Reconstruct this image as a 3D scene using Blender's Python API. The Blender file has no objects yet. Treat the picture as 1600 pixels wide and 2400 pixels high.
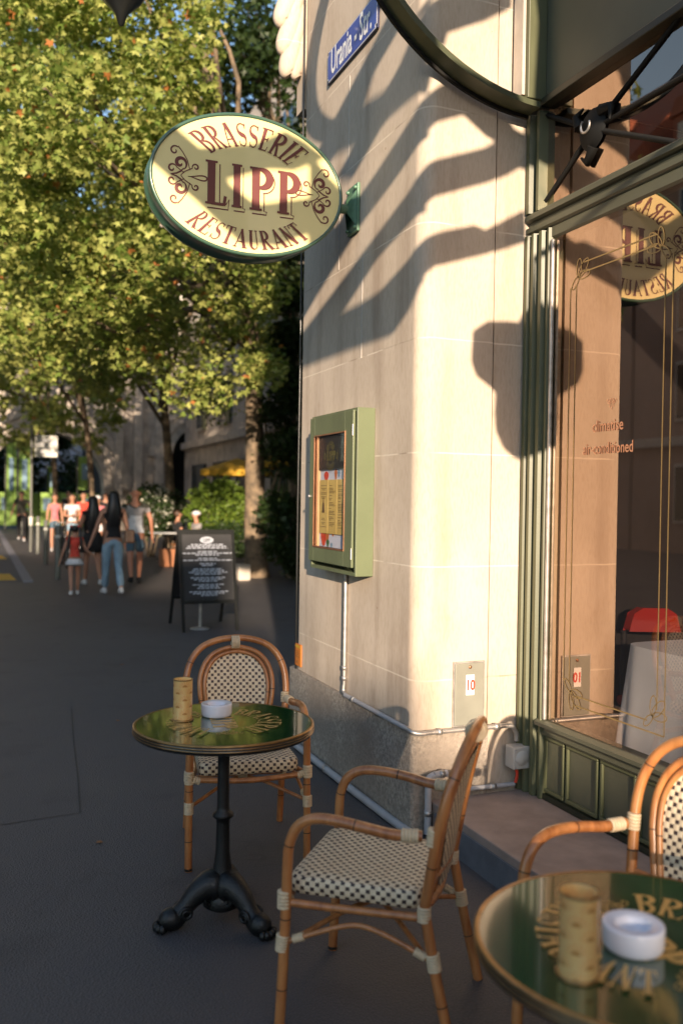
import bpy, math, random
import numpy as np
from mathutils import Vector, Matrix
R=math.radians; PI=math.pi
random.seed(7); rng=np.random.default_rng(7)
sc=bpy.context.scene; col=sc.collection

# ---------------------------------------------------------------- camera
CH=1.62
def cam_axes(yaw,pitch,roll):
    cy,sy=math.cos(yaw),math.sin(yaw)
    f=np.array([sy*math.cos(pitch),cy*math.cos(pitch),-math.sin(pitch)])
    r=np.array([cy,-sy,0.]); d=np.cross(f,r)
    return r*math.cos(roll)+d*math.sin(roll), -r*math.sin(roll)+d*math.cos(roll), f
ax=cam_axes(R(21.972),R(.7677),R(-.8736))
cam=bpy.data.cameras.new('camera'); co=bpy.data.objects.new('camera',cam); col.objects.link(co)
cam.sensor_fit='HORIZONTAL'; cam.sensor_width=24; cam.lens=2114.4/1600*24
cam.clip_start=.05; cam.clip_end=2000
co.matrix_world=Matrix(((ax[0][0],-ax[1][0],-ax[2][0],0),(ax[0][1],-ax[1][1],-ax[2][1],0),(ax[0][2],-ax[1][2],-ax[2][2],CH),(0,0,0,1)))
cam.dof.use_dof=True; cam.dof.focus_distance=4.3; cam.dof.aperture_fstop=1.8
sc.camera=co
# ---------------------------------------------------------------- light
SD=Vector((1,3.44,-.75)).normalized()          # travel direction of the sunlight
w=bpy.data.worlds.new('World'); sc.world=w; w.use_nodes=True
nt=w.node_tree; bg=nt.nodes['Background']; sky=nt.nodes.new('ShaderNodeTexSky')
sky.sky_type='NISHITA'; sky.sun_disc=False; sky.sun_elevation=R(11.8); sky.sun_rotation=math.atan2(-1,-3.44)
sky.air_density=1.0; sky.dust_density=.6; sky.ozone_density=1.6
nt.links.new(sky.outputs[0],bg.inputs[0]); bg.inputs[1].default_value=.15
sl=bpy.data.lights.new('sun','SUN'); sl.energy=5; sl.angle=R(.6); sl.color=(1,.79,.60)
so=bpy.data.objects.new('sun',sl); col.objects.link(so); so.rotation_euler=SD.to_track_quat('-Z','Y').to_euler(); so.location=(0,-5,20)
sc.view_settings.view_transform='Standard'; sc.view_settings.look='None'; sc.view_settings.exposure=1.1; sc.view_settings.gamma=1
sc.render.engine='CYCLES'; sc.cycles.max_bounces=8; sc.cycles.transparent_max_bounces=12

# ---------------------------------------------------------------- materials
class NT:
    def __init__(s,name):
        s.m=bpy.data.materials.new(name); s.m.use_nodes=True; s.t=s.m.node_tree
        s.b=s.t.nodes['Principled BSDF']; s.o=s.t.nodes['Material Output']
    def n(s,ty,**k):
        x=s.t.nodes.new('ShaderNode'+ty)
        for a,v in k.items(): setattr(x,a,v)
        return x
    def l(s,a,b): s.t.links.new(a,b)
    def math(s,op,a,b=0,c=0):
        x=s.n('Math',operation=op)
        for i,v in enumerate((a,b,c)):
            if hasattr(v,'links'): s.l(v,x.inputs[i])
            else: x.inputs[i].default_value=v
        return x.outputs[0]
    def mix(s,f,a,b):
        x=s.n('Mix',data_type='RGBA')
        for i,v in ((0,f),(6,a),(7,b)):
            if hasattr(v,'links'): s.l(v,x.inputs[i])
            elif i==0: x.inputs[0].default_value=v
            else: x.inputs[i].default_value=(*v,1)
        return x.outputs[2]
    def noise(s,scale,detail=4,vec=None,rough=.55):
        x=s.n('TexNoise'); x.inputs['Scale'].default_value=scale; x.inputs['Detail'].default_value=detail; x.inputs['Roughness'].default_value=rough
        if vec is not None: s.l(vec,x.inputs['Vector'])
        return x.outputs['Fac']
    def ramp(s,f,p0,p1):
        x=s.n('MapRange'); s.l(f,x.inputs[0]); x.inputs[1].default_value=p0; x.inputs[2].default_value=p1
        return x.outputs[0]
    def bump(s,h,st=.3,d=.01):
        x=s.n('Bump'); s.l(h,x.inputs['Height']); x.inputs['Strength'].default_value=st; x.inputs['Distance'].default_value=d
        s.l(x.outputs[0],s.b.inputs['Normal'])
    def obj(s,scale=(1,1,1)):
        t=s.n('TexCoord'); mp=s.n('Mapping'); s.l(t.outputs['Object'],mp.inputs[0]); mp.inputs['Scale'].default_value=scale
        return mp.outputs[0]
    def base(s,v):
        if hasattr(v,'links'): s.l(v,s.b.inputs['Base Color'])
        else: s.b.inputs['Base Color'].default_value=(*v,1)
def mat(name,c,rough=.6,metal=0,var=.15,scale=8,bump=0,spec=.5,coat=0,c2=None,bscale=None,wear=None):
    k=NT(name); v=k.obj()
    n=k.noise(scale,5,v); c2=c2 or tuple(x*(1-var) for x in c); c1=tuple(min(1,x*(1+var*.6)) for x in c)
    cc=k.mix(k.ramp(n,.3,.7),c1,c2)
    if wear:
        a_=k.ramp(k.noise(38,6,v,.75),.66,.72); d_=k.ramp(k.noise(4,6,k.obj((1,1,.3)),.65),.52,.72)
        cc=k.mix(k.math('MULTIPLY',d_,.45),cc,tuple(x*.5+.01 for x in c)); cc=k.mix(k.math('MULTIPLY',a_,.5),cc,wear)
    k.base(cc)
    k.b.inputs['Roughness'].default_value=rough; k.b.inputs['Metallic'].default_value=metal
    k.b.inputs['Specular IOR Level'].default_value=spec; k.b.inputs['Coat Weight'].default_value=coat
    if bump: k.bump(k.noise(bscale or scale*6,4,v),bump,.01)
    return k.m
M={}
# stone of the pilaster: warm limestone, pale mortar lines at each course, fine vertical tooling
def stone():
    k=NT('limestone'); v=k.obj(); sep=k.n('SeparateXYZ'); k.l(v,sep.inputs[0]); z=sep.outputs[2]
    big=k.noise(1.6,5,v); streak=k.noise(6,6,k.obj((1,1,.12))); fine=k.noise(90,3,k.obj((1,1,.25)))
    c=k.mix(k.ramp(big,.3,.7),(.57,.485,.385),(.49,.41,.32))
    c=k.mix(k.ramp(streak,.50,.78),c,(.35,.275,.21))
    c=k.mix(k.math('MULTIPLY',k.ramp(fine,.45,.65),.22),c,(.30,.22,.14))
    q=k.math('DIVIDE',k.math('SUBTRACT',z,1.30),.557); fr=k.math('SUBTRACT',k.math('FRACT',k.math('ADD',q,.5)),.5)
    wob=k.math('MULTIPLY',k.math('SUBTRACT',k.noise(14,3,v),.5),.012)
    ln=k.math('LESS_THAN',k.math('ABSOLUTE',k.math('ADD',fr,wob)),.0070)
    ln2=k.math('MULTIPLY',ln,k.ramp(k.noise(3,3,v),.32,.5))
    c=k.mix(k.math('MULTIPLY',ln2,.75),c,(.68,.60,.48))
    ln3=k.math('MULTIPLY',ln,k.ramp(k.noise(3,3,v),.5,.32))
    c=k.mix(k.math('MULTIPLY',ln3,.6),c,(.22,.16,.11))
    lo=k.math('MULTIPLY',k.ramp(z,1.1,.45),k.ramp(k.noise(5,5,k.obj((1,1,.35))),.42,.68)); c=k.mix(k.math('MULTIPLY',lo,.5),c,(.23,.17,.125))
    pt=k.noise(2.3,5,k.obj((1,1,.6))); c=k.mix(k.math('MULTIPLY',k.ramp(pt,.56,.62),.22),c,(.60,.52,.43))
    sp=k.n('TexVoronoi'); sp.inputs['Scale'].default_value=3.1; k.l(v,sp.inputs['Vector'])
    chip=k.math('LESS_THAN',k.math('ADD',sp.outputs['Distance'],k.math('MULTIPLY',fine,.03)),.035)
    c=k.mix(k.math('MULTIPLY',chip,.55),c,(.24,.16,.10))
    k.base(c); k.b.inputs['Roughness'].default_value=.85; k.b.inputs['Specular IOR Level'].default_value=.2
    h=k.math('ADD',k.math('MULTIPLY',fine,.5),k.math('MULTIPLY',ln,-.6)); k.bump(h,.35,.004)
    return k.m
M['stone']=stone()
def rough_stone():
    k=NT('bush_hammered_stone'); v=k.obj(); n=k.noise(55,6,v,.7); b=k.noise(3,4,v)
    c=k.mix(k.ramp(n,.38,.64),(.23,.20,.165),(.50,.43,.345)); c=k.mix(k.ramp(b,.4,.7),c,(.27,.225,.18)); k.base(c)
    k.b.inputs['Roughness'].default_value=.95; k.bump(n,.9,.012); return k.m
M['plinth']=rough_stone()
def asphalt():
    k=NT('asphalt'); v=k.obj(); a=k.noise(.55,5,v); f=k.noise(170,3,v,.8); vo=k.n('TexVoronoi'); vo.inputs['Scale'].default_value=130; k.l(v,vo.inputs['Vector'])
    c=k.mix(k.ramp(a,.3,.7),(.050,.048,.054),(.070,.066,.068)); c=k.mix(k.math('MULTIPLY',k.ramp(f,.45,.7),.6),c,(.15,.14,.13))
    c=k.mix(k.math('MULTIPLY',k.ramp(k.noise(2.3,6,v),.56,.66),.35),c,(.030,.029,.031))
    cr=k.n('TexVoronoi',feature='DISTANCE_TO_EDGE'); cr.inputs['Scale'].default_value=.42
    wv=k.n('VectorMath',operation='ADD'); nz=k.n('TexNoise'); nz.inputs['Scale'].default_value=2.2; k.l(v,nz.inputs['Vector'])
    k.l(v,wv.inputs[0]); k.l(nz.outputs['Color'],wv.inputs[1]); k.l(wv.outputs[0],cr.inputs['Vector'])
    ck=k.math('LESS_THAN',cr.outputs['Distance'],.0035)
    c=k.mix(k.math('MULTIPLY',ck,.2),c,(.02,.02,.02))
    gm=k.n('TexVoronoi'); gm.inputs['Scale'].default_value=2.6; k.l(v,gm.inputs['Vector']); gs=k.math('LESS_THAN',k.math('ADD',gm.outputs['Distance'],k.math('MULTIPLY',k.noise(60,2,v),.02)),.042)
    c=k.mix(k.math('MULTIPLY',gs,.45),c,(.026,.025,.026)); c=k.mix(k.math('MULTIPLY',k.ramp(k.noise(1.1,7,v,.7),.55,.62),.35),c,(.085,.078,.074)); k.base(c)
    k.b.inputs['Roughness'].default_value=.62; k.b.inputs['Specular IOR Level'].default_value=.5
    k.bump(k.math('ADD',vo.outputs['Distance'],k.math('MULTIPLY',ck,-.4)),.55,.006); return k.m
M['asphalt']=asphalt()
M['road']=mat('road_asphalt',(.075,.078,.09),.8,0,.2,30,.4)
M['kerb']=mat('kerb_granite',(.22,.22,.25),.8,0,.25,60,.3)
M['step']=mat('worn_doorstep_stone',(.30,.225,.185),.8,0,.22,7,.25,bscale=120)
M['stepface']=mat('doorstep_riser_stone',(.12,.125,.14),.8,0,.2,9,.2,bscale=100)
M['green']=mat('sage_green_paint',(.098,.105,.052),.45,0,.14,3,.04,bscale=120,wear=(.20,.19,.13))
M['hoopgreen']=mat('shaded_olive_paint',(.060,.068,.034),.45,0,.2,4)  # canopy shade on the hoop is put into this darker colour
M['matblack']=mat('matt_black_iron',(.010,.010,.009),.65,0,.2,8,spec=.25)
M['greendk']=mat('dark_olive_paint',(.020,.024,.014),.4,0,.15,5)
M['panel']=mat('green_grey_panel_paint',(.095,.096,.062),.5,0,.12,3,.04,bscale=90)
M['menug']=mat('menu_case_green',(.125,.150,.078),.42,0,.10,4,.05,bscale=160,wear=(.22,.23,.16))
M['signg']=mat('sign_casing_green',(.045,.10,.065),.28,0,.12,5,coat=.4)
M['bracket']=mat('bracket_green',(.10,.21,.13),.4,0,.2,25)
M['cream']=mat('cream_sign_enamel',(.74,.66,.31),.35,0,.04,2,coat=.2)
M['ink']=mat('oxblood_paint',(.12,.020,.016),.5,0,.1,8)
M['gold']=mat('gold_lettering',(.62,.40,.13),.38,.35,.12,20)
M['brass']=mat('aged_brass_edge',(.36,.21,.08),.32,.85,.35,25)
M['black']=mat('black_enamel',(.012,.013,.012),.28,0,.2,10,coat=.3)
M['iron']=mat('black_cast_iron',(.004,.005,.005),.42,.1,.3,30,.35,coat=.1)
M['blue']=mat('blue_enamel',(.035,.065,.32),.35,0,.08,4,coat=.2)
M['white']=mat('white_enamel',(.80,.80,.78),.4,0,.05,6)
M['porcelain']=mat('white_melamine',(.72,.74,.82),.22,0,.03,6,coat=.5)
M['pvc']=mat('grey_conduit',(.40,.40,.41),.45,0,.1,12)
M['steel']=mat('galvanised_steel',(.50,.48,.45),.42,.75,.3,20,wear=(.30,.20,.13))
M['greyplate']=mat('grey_metal_cover',(.25,.255,.21),.5,.25,.12,6)
M['boxgrey']=mat('sun_bleached_plastic',(.50,.47,.42),.5,0,.1,10,wear=(.30,.26,.21))
M['orange']=mat('orange_sticker',(.62,.20,.03),.5,0,.12,20)
M['red']=mat('red_plastic',(.62,.05,.02),.4,0,.1,10)
M['redglass']=mat('red_lacquer',(.34,.018,.010),.15,0,.2,4,coat=.8)
M['cloth']=mat('white_tablecloth',(.78,.80,.84),.85,0,.05,4)
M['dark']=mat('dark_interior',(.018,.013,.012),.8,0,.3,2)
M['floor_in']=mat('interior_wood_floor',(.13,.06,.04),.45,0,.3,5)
M['pink']=mat('pink_facade_plaster',(.36,.25,.20),.9,0,.12,1.2)
M['redroof']=mat('red_clay_roof',(.30,.10,.055),.85,0,.3,12,.3)
M['glassdk']=mat('dark_window_glass',(.02,.028,.03),.08,0,.1,2)
M['trim']=mat('pale_window_trim',(.50,.47,.42),.7,0,.1,5)
M['oldstone']=mat('weathered_grey_stone',(.44,.385,.325),.9,0,.35,1.8,.35,bscale=14)
M['oldtrim']=mat('weathered_stone_moulding',(.48,.42,.35),.9,0,.25,3,.3)
M['bark']=mat('plane_bark',(.20,.145,.09),.9,0,.55,6,.9,bscale=18,c2=(.075,.06,.042))
M['pole']=mat('grey_pole_paint',(.11,.115,.10),.5,0,.15,6)
M['reflect']=mat('pale_reflective_band',(.55,.55,.50),.4,0,.1,20)
M['banner']=mat('lime_green_banner',(.26,.42,.09),.7,0,.15,2)
M['bblue']=mat('banner_blue_print',(.20,.32,.42),.7,0,.1,2)
M['yellow']=mat('yellow_canvas',(.62,.36,.03),.8,0,.15,4)
M['terracotta']=mat('terracotta',(.36,.15,.07),.85,0,.2,6)
M['chalk']=mat('chalk_white',(.42,.44,.48),.8,0,.2,30)
M['board']=mat('chalkboard_black',(.016,.016,.017),.45,0,.25,5)
M['copper']=mat('copper_bead',(.42,.20,.11),.35,.7,.15,14)
M['kraft']=mat('golden_menu_paper',(.62,.44,.13),.75,0,.1,6)
M['paper']=mat('pale_blue_poster_paper',(.58,.60,.68),.7,0,.08,5)
M['printdk']=mat('brown_print',(.14,.085,.03),.8,0,.1,9)
M['printgn']=mat('dark_green_print',(.05,.13,.04),.8,0,.1,9)
M['printor']=mat('orange_print',(.55,.16,.04),.8,0,.2,9)
M['skin']=mat('skin',(.40,.20,.125),.55,0,.08,6)
M['skin2']=mat('sunlit_skin',(.46,.20,.12),.5,0,.08,6)  # sun glow on the bald man is put into the skin colour
M['hair']=mat('black_hair',(.012,.010,.010),.4,0,.3,40)
M['hairbr']=mat('brown_hair',(.06,.032,.018),.5,0,.3,40)
M['cblack']=mat('black_cloth',(.012,.012,.014),.9,0,.2,12)
M['cred']=mat('coral_red_cloth',(.62,.065,.04),.85,0,.1,12)
M['cwhite']=mat('white_cloth',(.62,.62,.64),.85,0,.08,12)
M['cgrey']=mat('grey_cloth',(.30,.28,.28),.85,0,.08,12)
M['cpink']=mat('pink_cloth',(.55,.18,.20),.85,0,.1,12)
M['jeans']=mat('washed_blue_denim',(.22,.33,.42),.85,0,.22,9)
M['denim']=mat('blue_denim_shorts',(.075,.13,.18),.85,0,.25,9)
M['khaki']=mat('dark_khaki_cloth',(.055,.055,.04),.9,0,.2,9)
M['shoe']=mat('white_shoe',(.55,.55,.55),.6,0,.1,10)
M['tyre']=mat('rubber',(.02,.02,.02),.7,0,.1,10)
M['candle']=None
def cloth_mat(key,c,scale=9):
    k=NT(key+'_creased'); v=k.obj((1,1,.6)); n=k.noise(scale,6,v,.65); k.base(k.mix(k.ramp(n,.3,.7),tuple(x*.72 for x in c),tuple(min(1,x*1.12) for x in c))); k.b.inputs['Roughness'].default_value=.9; k.bump(n,1.,.05); M[key]=k.m
for a_,c_ in (('cblack',(.012,.012,.014)),('cred',(.62,.065,.04)),('cwhite',(.62,.62,.64)),('cgrey',(.30,.28,.28)),('cpink',(.55,.18,.20)),('jeans',(.22,.33,.42)),('denim',(.075,.13,.18)),('khaki',(.055,.055,.04))): cloth_mat(a_,c_)
def bamboo():
    k=NT('varnished_bamboo_tube'); v=k.obj((1,1,.10)); n=k.noise(30,5,v); b=k.noise(7,4,k.obj())
    c=k.mix(k.ramp(n,.38,.66),(.42,.165,.052),(.23,.080,.022)); c=k.mix(k.math('MULTIPLY',k.ramp(b,.42,.7),.7),c,(.50,.23,.075))
    k.base(c); k.b.inputs['Roughness'].default_value=.33; k.b.inputs['Coat Weight'].default_value=.35; k.b.inputs['Coat Roughness'].default_value=.2; return k.m
M['bamboo']=bamboo()
M['node']=mat('bamboo_node_black',(.02,.012,.008),.5)
M['bind']=mat('cream_rattan_binding',(.60,.48,.31),.55,0,.14,60)
def weave():
    k=NT('cream_and_black_weave'); uv=k.n('UVMap'); sep=k.n('SeparateXYZ'); k.l(uv.outputs[0],sep.inputs[0])
    P=.0155
    u=k.math('DIVIDE',sep.outputs[0],P); v=k.math('DIVIDE',sep.outputs[1],P)
    fu=k.math('ABSOLUTE',k.math('SUBTRACT',k.math('FRACT',u),.5)); fv=k.math('ABSOLUTE',k.math('SUBTRACT',k.math('FRACT',v),.5))
    par=k.math('MODULO',k.math('ADD',k.math('FLOOR',u),k.math('FLOOR',v)),2.)
    par=k.math('LESS_THAN',k.math('ABSOLUTE',par),.5)
    dk=k.math('MULTIPLY',par,k.math('MULTIPLY',k.math('LESS_THAN',fu,.40),k.math('LESS_THAN',fv,.38)))
    # thin darker gaps along the edges of each weave cell
    gap=k.math('MAXIMUM',k.math('GREATER_THAN',fu,.46),k.math('MULTIPLY',k.math('GREATER_THAN',fv,.475),1.))
    n=k.noise(45,3,k.obj())
    cr=k.mix(k.ramp(n,.35,.65),(.70,.60,.42),(.60,.49,.33))
    c=k.mix(k.math('MULTIPLY',gap,.30),cr,(.25,.17,.10)); c=k.mix(dk,c,(.035,.020,.020)); k.base(c)
    h=k.math('SUBTRACT',1.,k.math('MULTIPLY',k.math('MULTIPLY',fu,fu),3.)); h=k.math('SUBTRACT',h,k.math('MULTIPLY',dk,.55))
    k.bump(h,.7,.002); k.b.inputs['Roughness'].default_value=.45; return k.m
M['weave']=weave()
def tabletop():
    k=NT('deep_green_enamel_tabletop'); n=k.noise(9,4,k.obj()); k.base(k.mix(k.ramp(n,.3,.7),(.006,.040,.012),(.010,.058,.018)))
    k.b.inputs['Roughness'].default_value=.10; k.b.inputs['Specular IOR Level'].default_value=.7; k.b.inputs['Coat Weight'].default_value=.8; k.b.inputs['Coat Roughness'].default_value=.05
    k.bump(k.noise(3,2,k.obj()),.03,.004); return k.m
M['tabletop']=tabletop()
def leafmat(name,a,b,c3,tr=.45):
    k=NT(name); g=k.n('NewGeometry'); r=g.outputs['Random Per Island']
    c=k.mix(k.ramp(r,0,.8),a,b); c=k.mix(k.math('GREATER_THAN',r,.988),c,c3); k.base(c); k.b.inputs['Roughness'].default_value=.5
    k.b.inputs['Specular IOR Level'].default_value=.35
    t=k.n('BsdfTranslucent'); k.l(k.mix(.5,c,(.22,.30,.03)),t.inputs[0]); mx=k.n('MixShader'); mx.inputs[0].default_value=tr
    k.l(k.b.outputs[0],mx.inputs[1]); k.l(t.outputs[0],mx.inputs[2]); k.l(mx.outputs[0],k.o.inputs[0]); return k.m
M['leaf']=leafmat('plane_leaf',(.14,.22,.04),(.43,.45,.13),(.50,.19,.06),.35)
M['leafdk']=leafmat('dark_leaf',(.012,.026,.007),(.026,.048,.011),(.05,.06,.02),.15)  # shade on the dark tree is put into the leaf colour
M['hedge']=leafmat('hedge_leaf',(.09,.16,.02),(.15,.22,.03),(.2,.2,.05),.3)
M['petal']=leafmat('white_petal',(.6,.6,.52),(.7,.68,.55),(.7,.7,.6),.3)
def glass():
    k=NT('tinted_shop_glass'); tr=k.n('BsdfTransparent'); tr.inputs[0].default_value=(.90,.88,.86,1)
    gl=k.n('BsdfGlossy'); gl.inputs['Color'].default_value=(1,.76,.60,1); gl.inputs['Roughness'].default_value=.0
    fr=k.n('Fresnel'); fr.inputs[0].default_value=1.4
    bn=k.n('Bump'); bn.inputs['Strength'].default_value=.02; bn.inputs['Distance'].default_value=.01; k.l(k.noise(1.5,2,k.obj()),bn.inputs['Height']); k.l(bn.outputs[0],gl.inputs['Normal'])
    gg=k.n('NewGeometry'); f2=k.math('MULTIPLY',k.math('ADD',fr.outputs[0],.27),k.math('SUBTRACT',1.,gg.outputs['Backfacing']))
    mx=k.n('MixShader'); k.l(k.math('MINIMUM',f2,.9),mx.inputs[0]); k.l(tr.outputs[0],mx.inputs[1]); k.l(gl.outputs[0],mx.inputs[2]); k.l(mx.outputs[0],k.o.inputs[0]); return k.m
M['glass']=glass()
def clearglass():
    k=NT('clear_case_glass'); tr=k.n('BsdfTransparent'); tr.inputs[0].default_value=(.95,.95,.95,1)
    gl=k.n('BsdfGlossy'); gl.inputs['Roughness'].default_value=.02
    mx=k.n('MixShader'); mx.inputs[0].default_value=.07; k.l(tr.outputs[0],mx.inputs[1]); k.l(gl.outputs[0],mx.inputs[2]); k.l(mx.outputs[0],k.o.inputs[0]); return k.m
M['clear']=clearglass()
def candlemat():
    k=NT('gold_scallop_glass'); uv=k.n('UVMap'); sep=k.n('SeparateXYZ'); k.l(uv.outputs[0],sep.inputs[0])
    rv=k.math('DIVIDE',sep.outputs[1],.0265); row=k.math('FLOOR',rv); fv=k.math('FRACT',rv)
    u=k.math('ADD',k.math('DIVIDE',sep.outputs[0],.05733),k.math('MULTIPLY',k.math('MODULO',row,2.),.5)); fu=k.math('SUBTRACT',k.math('FRACT',u),.5)
    r=k.math('SQRT',k.math('ADD',k.math('MULTIPLY',fu,fu),k.math('MULTIPLY',k.math('MULTIPLY',fv,fv),.24)))
    an=k.math('ARCTAN2',fu,fv); ray=k.math('GREATER_THAN',k.math('SINE',k.math('MULTIPLY',an,26.)),.2)
    band=k.math('GREATER_THAN',r,.40); core=k.math('LESS_THAN',r,.16)
    c=k.mix(k.math('MULTIPLY',ray,.8),(.95,.56,.17),(1,.84,.45)); c=k.mix(band,c,(.98,.72,.30)); c=k.mix(k.math('MULTIPLY',core,.8),c,(.60,.28,.07))
    k.base(c); k.b.inputs['Roughness'].default_value=.26; k.b.inputs['Metallic'].default_value=.2; k.b.inputs['Coat Weight'].default_value=.6
    t=k.n('BsdfTranslucent'); k.l(c,t.inputs[0]); mx=k.n('MixShader'); mx.inputs[0].default_value=.30
    k.l(k.b.outputs[0],mx.inputs[1]); k.l(t.outputs[0],mx.inputs[2]); k.l(mx.outputs[0],k.o.inputs[0]); return k.m
M['candle']=candlemat()

# ---------------------------------------------------------------- mesh helpers
class MB:
    def __init__(s): s.v=[]; s.f=[]; s.mi=[]; s.sm=[]; s.uv={}
    def add(s,vs,fs,mi=0,sm=False,uvs=None):
        o=len(s.v); s.v+= [tuple(map(float,x)) for x in vs]
        for i,f in enumerate(fs):
            if uvs is not None: s.uv[len(s.f)]=[uvs[a] for a in f]
            s.f.append([a+o for a in f]); s.mi.append(mi); s.sm.append(sm)
        return s
    def box(s,a,b,mi=0,mtx=None):
        x0,x1=sorted((a[0],b[0]));y0,y1=sorted((a[1],b[1]));z0,z1=sorted((a[2],b[2]))
        vs=[Vector(p) for p in ((x0,y0,z0),(x1,y0,z0),(x1,y1,z0),(x0,y1,z0),(x0,y0,z1),(x1,y0,z1),(x1,y1,z1),(x0,y1,z1))]
        if mtx is not None: vs=[mtx@p for p in vs]
        return s.add(vs,[(0,3,2,1),(4,5,6,7),(0,1,5,4),(1,2,6,5),(2,3,7,6),(3,0,4,7)],mi)
    def tube(s,path,r,n=10,mi=0,closed=False,cap=True,flat=None):
        P=[Vector(p) for p in path]; N=len(P); rs=r if hasattr(r,'__len__') else [r]*N
        vs=[];prev=None
        for i in range(N):
            if closed: t=(P[(i+1)%N]-P[i-1]).normalized()
            else: t=(P[min(i+1,N-1)]-P[max(i-1,0)]).normalized()
            if prev is None:
                u=t.cross(Vector((0,0,1)));
                if u.length<.1: u=t.cross(Vector((1,0,0)))
                u.normalize()
            else:
                u=prev-t*prev.dot(t); u.normalize()
            prev=u; w_=t.cross(u)
            for j in range(n):
                a=2*PI*j/n; vs.append(P[i]+u*math.cos(a)*rs[i]+w_*math.sin(a)*rs[i]*(flat or 1))
        fs=[]
        for i in range(N if closed else N-1):
            k=(i+1)%N
            for j in range(n): fs.append((i*n+j,i*n+(j+1)%n,k*n+(j+1)%n,k*n+j))
        s.add(vs,fs,mi,True)
        if cap and not closed: s.add(vs[:n],[tuple(range(n))[::-1]],mi); s.add(vs[-n:],[tuple(range(n))],mi)
        return s
    def lathe(s,prof,c=(0,0,0),n=40,mi=0,smooth=True,axis='z',uv=False):
        vs=[];uvs=[];L=0
        for i,(r,z) in enumerate(prof):
            if i: L+=math.hypot(r-prof[i-1][0],z-prof[i-1][1])
            for j in range(n+ (1 if uv else 0)):
                a=2*PI*j/n
                p=(r*math.cos(a),r*math.sin(a),z)
                if axis=='y': p=(p[0],p[2],p[1])
                if axis=='x': p=(p[2],p[0],p[1])
                vs.append((c[0]+p[0],c[1]+p[1],c[2]+p[2])); uvs.append((a*max(r,.001),z))
        m=n+1 if uv else n; fs=[]
        for i in range(len(prof)-1):
            for j in range(n): fs.append((i*m+j,i*m+(j+1)%m,(i+1)*m+(j+1)%m,(i+1)*m+j))
        return s.add(vs,fs,mi,smooth,uvs if uv else None)
    def prism(s,poly,h0,h1,fn=None,mi=0,smooth=False):
        """poly 2-D list, extruded between h0 and h1; fn(x,y,h)->3-D"""
        fn=fn or (lambda x,y,h:(x,y,h)); n=len(poly)
        a=[fn(x,y,h0) for x,y in poly]; b=[fn(x,y,h1) for x,y in poly]
        s.add(a,[tuple(range(n))[::-1]],mi); s.add(b,[tuple(range(n))],mi)
        return s.add(a+b,[(i,(i+1)%n,n+(i+1)%n,n+i) for i in range(n)],mi,smooth)
    def sphere(s,c,r,n=16,m=10,mi=0):
        r=r if hasattr(r,'__len__') else (r,r,r); vs=[];fs=[]
        for i in range(m+1):
            t=PI*i/m
            for j in range(n): a=2*PI*j/n; vs.append((c[0]+r[0]*math.sin(t)*math.cos(a),c[1]+r[1]*math.sin(t)*math.sin(a),c[2]+r[2]*math.cos(t)))
        for i in range(m):
            for j in range(n): fs.append((i*n+j,(i+1)*n+j,(i+1)*n+(j+1)%n,i*n+(j+1)%n))
        return s.add(vs,fs,mi,True)
    def mesh(s,name):
        me=bpy.data.meshes.new(name); me.from_pydata(s.v,[],s.f)
        me.polygons.foreach_set('material_index',s.mi); me.polygons.foreach_set('use_smooth',s.sm)
        if s.uv:
            ul=me.uv_layers.new(name='UVMap')
            for p in me.polygons:
                if p.index in s.uv:
                    for li,q in zip(p.loop_indices,s.uv[p.index]): ul.data[li].uv=q
        me.update(); return me
def obj(name,mb,m,parent=None,world=True,bevel=0,seg=2):
    me=mb if isinstance(mb,bpy.types.Mesh) else mb.mesh(name)
    for x in (m if isinstance(m,(list,tuple)) else [m]): me.materials.append(M[x] if isinstance(x,str) else x)
    o=bpy.data.objects.new(name,me); col.objects.link(o)
    if parent:
        o.parent=parent
        if world:
            q=parent; off=Vector((0,0,0))
            while q: off+=Vector(q.location); q=q.parent
            o.location=-off
    if bevel:
        b=o.modifiers.new('bevel','BEVEL'); b.width=bevel; b.segments=seg; b.limit_method='ANGLE'; b.angle_limit=R(40)
    return o
def tag(o,label=None,cat=None,group=None,kind=None):
    for k,v in (('label',label),('category',cat),('group',group),('kind',kind)):
        if v: o[k]=v
    return o
def empty(name,loc,label,cat,group=None,rz=0):
    o=bpy.data.objects.new(name,None); col.objects.link(o); o.location=loc; o.rotation_euler=(0,0,rz); o.empty_display_size=.1
    return tag(o,label,cat,group)
def kids(o): return [c for c in bpy.data.objects if c.parent==o]
def copy_tree(o,parent=None):
    c=o.copy(); col.objects.link(c); c.parent=parent
    for ch in kids(o):
        if ch is not c: copy_tree(ch,c)
    return c
def arc(c,r,a0,a1,n=12,r2=None):
    r2=r2 or r
    return [(c[0]+r*math.cos(R(a0+(a1-a0)*i/n)),c[1]+r2*math.sin(R(a0+(a1-a0)*i/n))) for i in range(n+1)]
def smooth_path(P,k=5):
    """Catmull-Rom through points"""
    P=[Vector(p) for p in P]; Q=[P[0]*2-P[1]]+P+[P[-1]*2-P[-2]]; out=[]
    for i in range(1,len(Q)-2):
        for j in range(k):
            t=j/k; a,b,c,d=Q[i-1:i+3]
            out.append(.5*((2*b)+(c-a)*t+(2*a-5*b+4*c-d)*t*t+(3*b-a-3*c+d)*t**3))
    out.append(P[-1]); return out
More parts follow.
